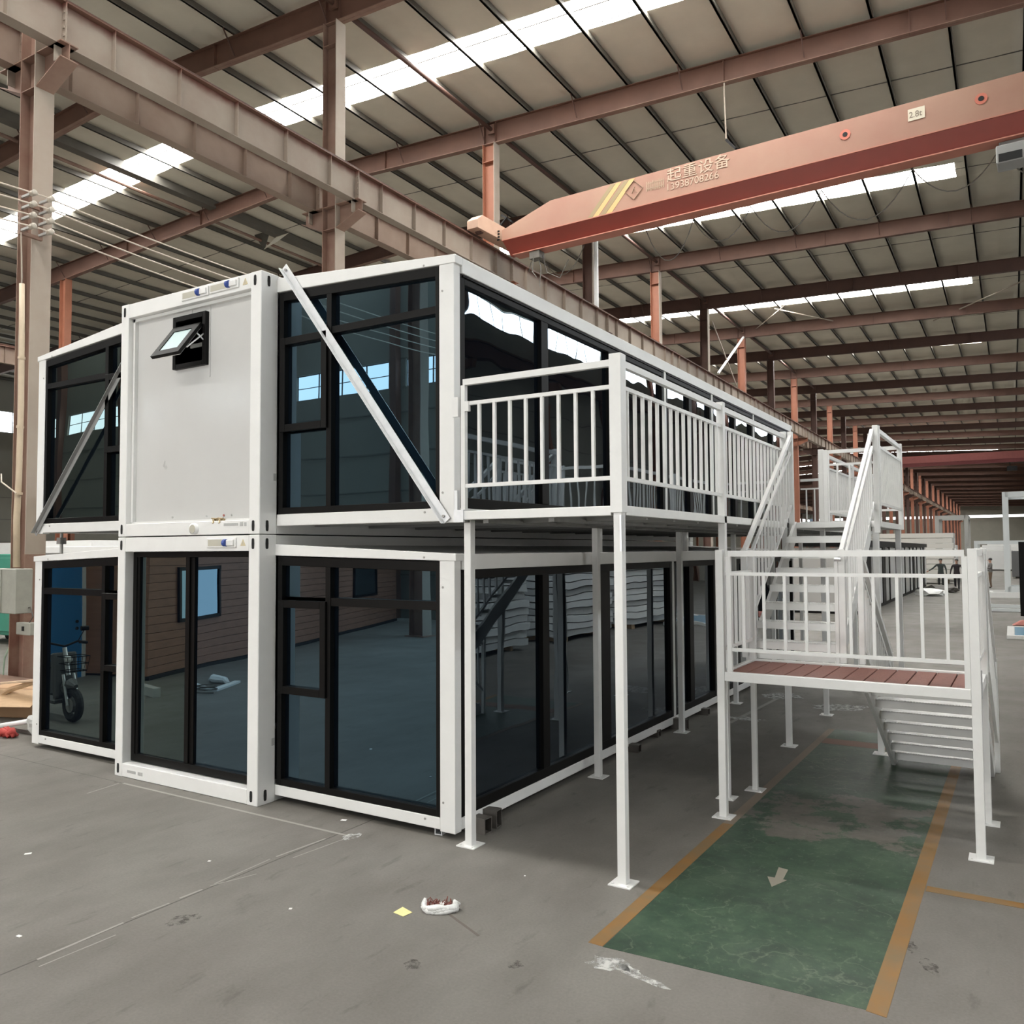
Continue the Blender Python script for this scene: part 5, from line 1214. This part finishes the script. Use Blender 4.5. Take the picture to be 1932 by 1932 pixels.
# electric scooter
sc_ = thing('motor_scooter', 'dark motor scooter with wire basket, mirrored in the lower left window', 'scooter', (-5.85, -.78, 0), R(5))
def wheel(x, nm):
    me = bpy.data.meshes.new(nm); bm = bmesh.new(); n1, n2 = 24, 8; vs = []
    for i in range(n1):
        a = 2*PI*i/n1; ring = []
        for j in range(n2):
            b = 2*PI*j/n2; r_ = .185+.052*math.cos(b); ring.append(bm.verts.new((x+r_*math.cos(a), .055*math.sin(b), .237+r_*math.sin(a))))
        vs.append(ring)
    for i in range(n1):
        for j in range(n2): bm.faces.new((vs[i][j], vs[(i+1) % n1][j], vs[(i+1) % n1][(j+1) % n2], vs[i][(j+1) % n2]))
    bm.to_mesh(me); bm.free(); me.materials.append(RUB); o = link(nm, me, sc_)
    MB().tube([(x, -.05, .237), (x, .05, .237)], .10, 12).build('hub', GALVD, o); return o
wheel(.55, 'front_wheel'); wheel(-.62, 'rear_wheel')
MB().tube([(.55, -.07, .24), (.40, -.07, .66)], .02, 8).tube([(.55, .07, .24), (.40, .07, .66)], .02, 8).tube([(.40, 0, .64), (.28, 0, 1.02)], .03, 8).build('front_fork', GALV, sc_)
MB().tube([(.62, 0, .50), (.50, 0, .53), (.38, 0, .48), (.32, 0, .40)], [.03, .08, .09, .06], 8).build('front_fender', GREYPL, sc_)
MB().tube([(.18, -.34, 1.06), (.26, -.2, 1.10), (.28, 0, 1.04), (.26, .2, 1.10), (.18, .34, 1.06)], .016, 8).tube([(.18, -.36, 1.06), (.21, -.24, 1.08)], .024, 8).tube([(.18, .36, 1.06), (.21, .24, 1.08)], .024, 8).build('handlebar', BLACK, sc_)
for s_ in (-1, 1): MB().tube([(.25, .2*s_, 1.10), (.30, .26*s_, 1.26)], .006, 5).tube([(.29, .22*s_, 1.28), (.30, .32*s_, 1.28)], .035, 8).build('mirror', BLACK, sc_)
bk_ = MB()
for z, w_ in ((.72, .12), (.82, .14), (.92, .16)): bk_.tube([(.42, -w_, z), (.66+.02*(z > .8), -w_, z), (.66+.02*(z > .8), w_, z), (.42, w_, z), (.42, -w_, z)], .006, 5)
for i in range(7): y = -.12+.04*i; bk_.tube([(.45, y, .70), (.67, y, .71), (.69, y*1.3, .92)], .004, 4)
bk_.build('basket', BLACK, sc_)
MB().hull8([(.30, -.16, .30), (.36, -.16, .34), (.36, .16, .34), (.30, .16, .30), (.22, -.18, .95), (.30, -.16, .96), (.30, .16, .96), (.22, .18, .95)]).build('leg_shield', GREYPL, sc_, bevel=.02)
MB().box(-.25, .30, -.15, .15, .24, .31).build('footboard', GREYPL, sc_, bevel=.02)
MB().hull8([(-.9, -.13, .42), (-.15, -.16, .30), (-.15, .16, .30), (-.9, .13, .42), (-.85, -.12, .66), (-.2, -.15, .70), (-.2, .15, .70), (-.85, .12, .66)]).build('rear_body', GREYPL, sc_, bevel=.03)
MB().hull8([(-.9, -.12, .67), (-.15, -.14, .70), (-.15, .14, .70), (-.9, .12, .67), (-.86, -.10, .76), (-.22, -.12, .77), (-.22, .12, .77), (-.86, .10, .76)]).build('seat', RUB, sc_, bevel=.02)
MB().tube([(-.3, .12, .3), (-.2, .2, .02)], .012, 6).build('kickstand', GALV, sc_)
ball('headlamp', .05, (.40, 0, .86), PAPER, sc_, 8)
# panel stacks along the right hand side
for i, (y0, y1, n_, l_) in enumerate(((8.6, 11.6, 14, 'strapped stack of white sandwich panels right of the walkway, nearest one'), (13.2, 16.2, 12, 'strapped stack of white sandwich panels right of the walkway, middle one'), (17.2, 21.5, 13, 'strapped stack of white sandwich panels right of the walkway, farthest one'), (2.5, 7.3, 12, 'low wide stack of white sandwich panels right of the lower stairs'))):
    t = hthing('panel_bundle', l_, 'panel stack', 9.1, (y0+y1)/2)
    for k in range(n_):
        a = .05*math.sin(k*2.3+i); MB().box(-.8+a, .8+a, -(y1-y0)/2+abs(a), (y1-y0)/2-abs(a), .14+k*.18, .14+k*.18+.155).build('panel', WHITE2 if k % 3 else PANEL, t)
    for s_ in (-1, 1): MB().box(-.7, .7, s_*(y1-y0)*.35-.06, s_*(y1-y0)*.35+.06, 0, .14).build('skid', WOOD, t)
# litter pile mirrored in the lower middle window
for i, (l_, x, y, a, c_) in enumerate((('short grey plank in the litter pile before the cabin', -6.2, -3.9, .3, WHITE2), ('pale plank lying crosswise in the litter pile before the cabin', -5.9, -4.2, 1.1, WHITE2), ('crumpled white film in the litter pile before the cabin', -6.3, -4.4, .1, PLAST), ('dark cable coil in the litter pile before the cabin', -5.7, -3.6, 0, CABLE), ('long pale timber on the floor before the cabin', -6.9, -3.2, .25, PANEL))):
    t = thing(['plank', 'plank', 'plastic_film', 'cable_coil', 'timber'][i], l_, 'litter', (x, y, 0), a)
    if i == 3: MB().tube([(.22*math.cos(q*.5), .18*math.sin(q*.5), .02+.004*q) for q in range(30)], .012, 5).build('coil', c_, t)
    elif i == 2: MB().tube([(-.3, 0, .04), (-.1, .06, .09), (.1, -.03, .07), (.3, .04, .04)], [.03, .08, .06, .03], 8).build('film', c_, t)
    else: MB().box(-.5 if i < 2 else -.9, .5 if i < 2 else .9, -.06, .06, 0, .04 if i < 2 else .15).build('board', c_, t, bevel=.004)
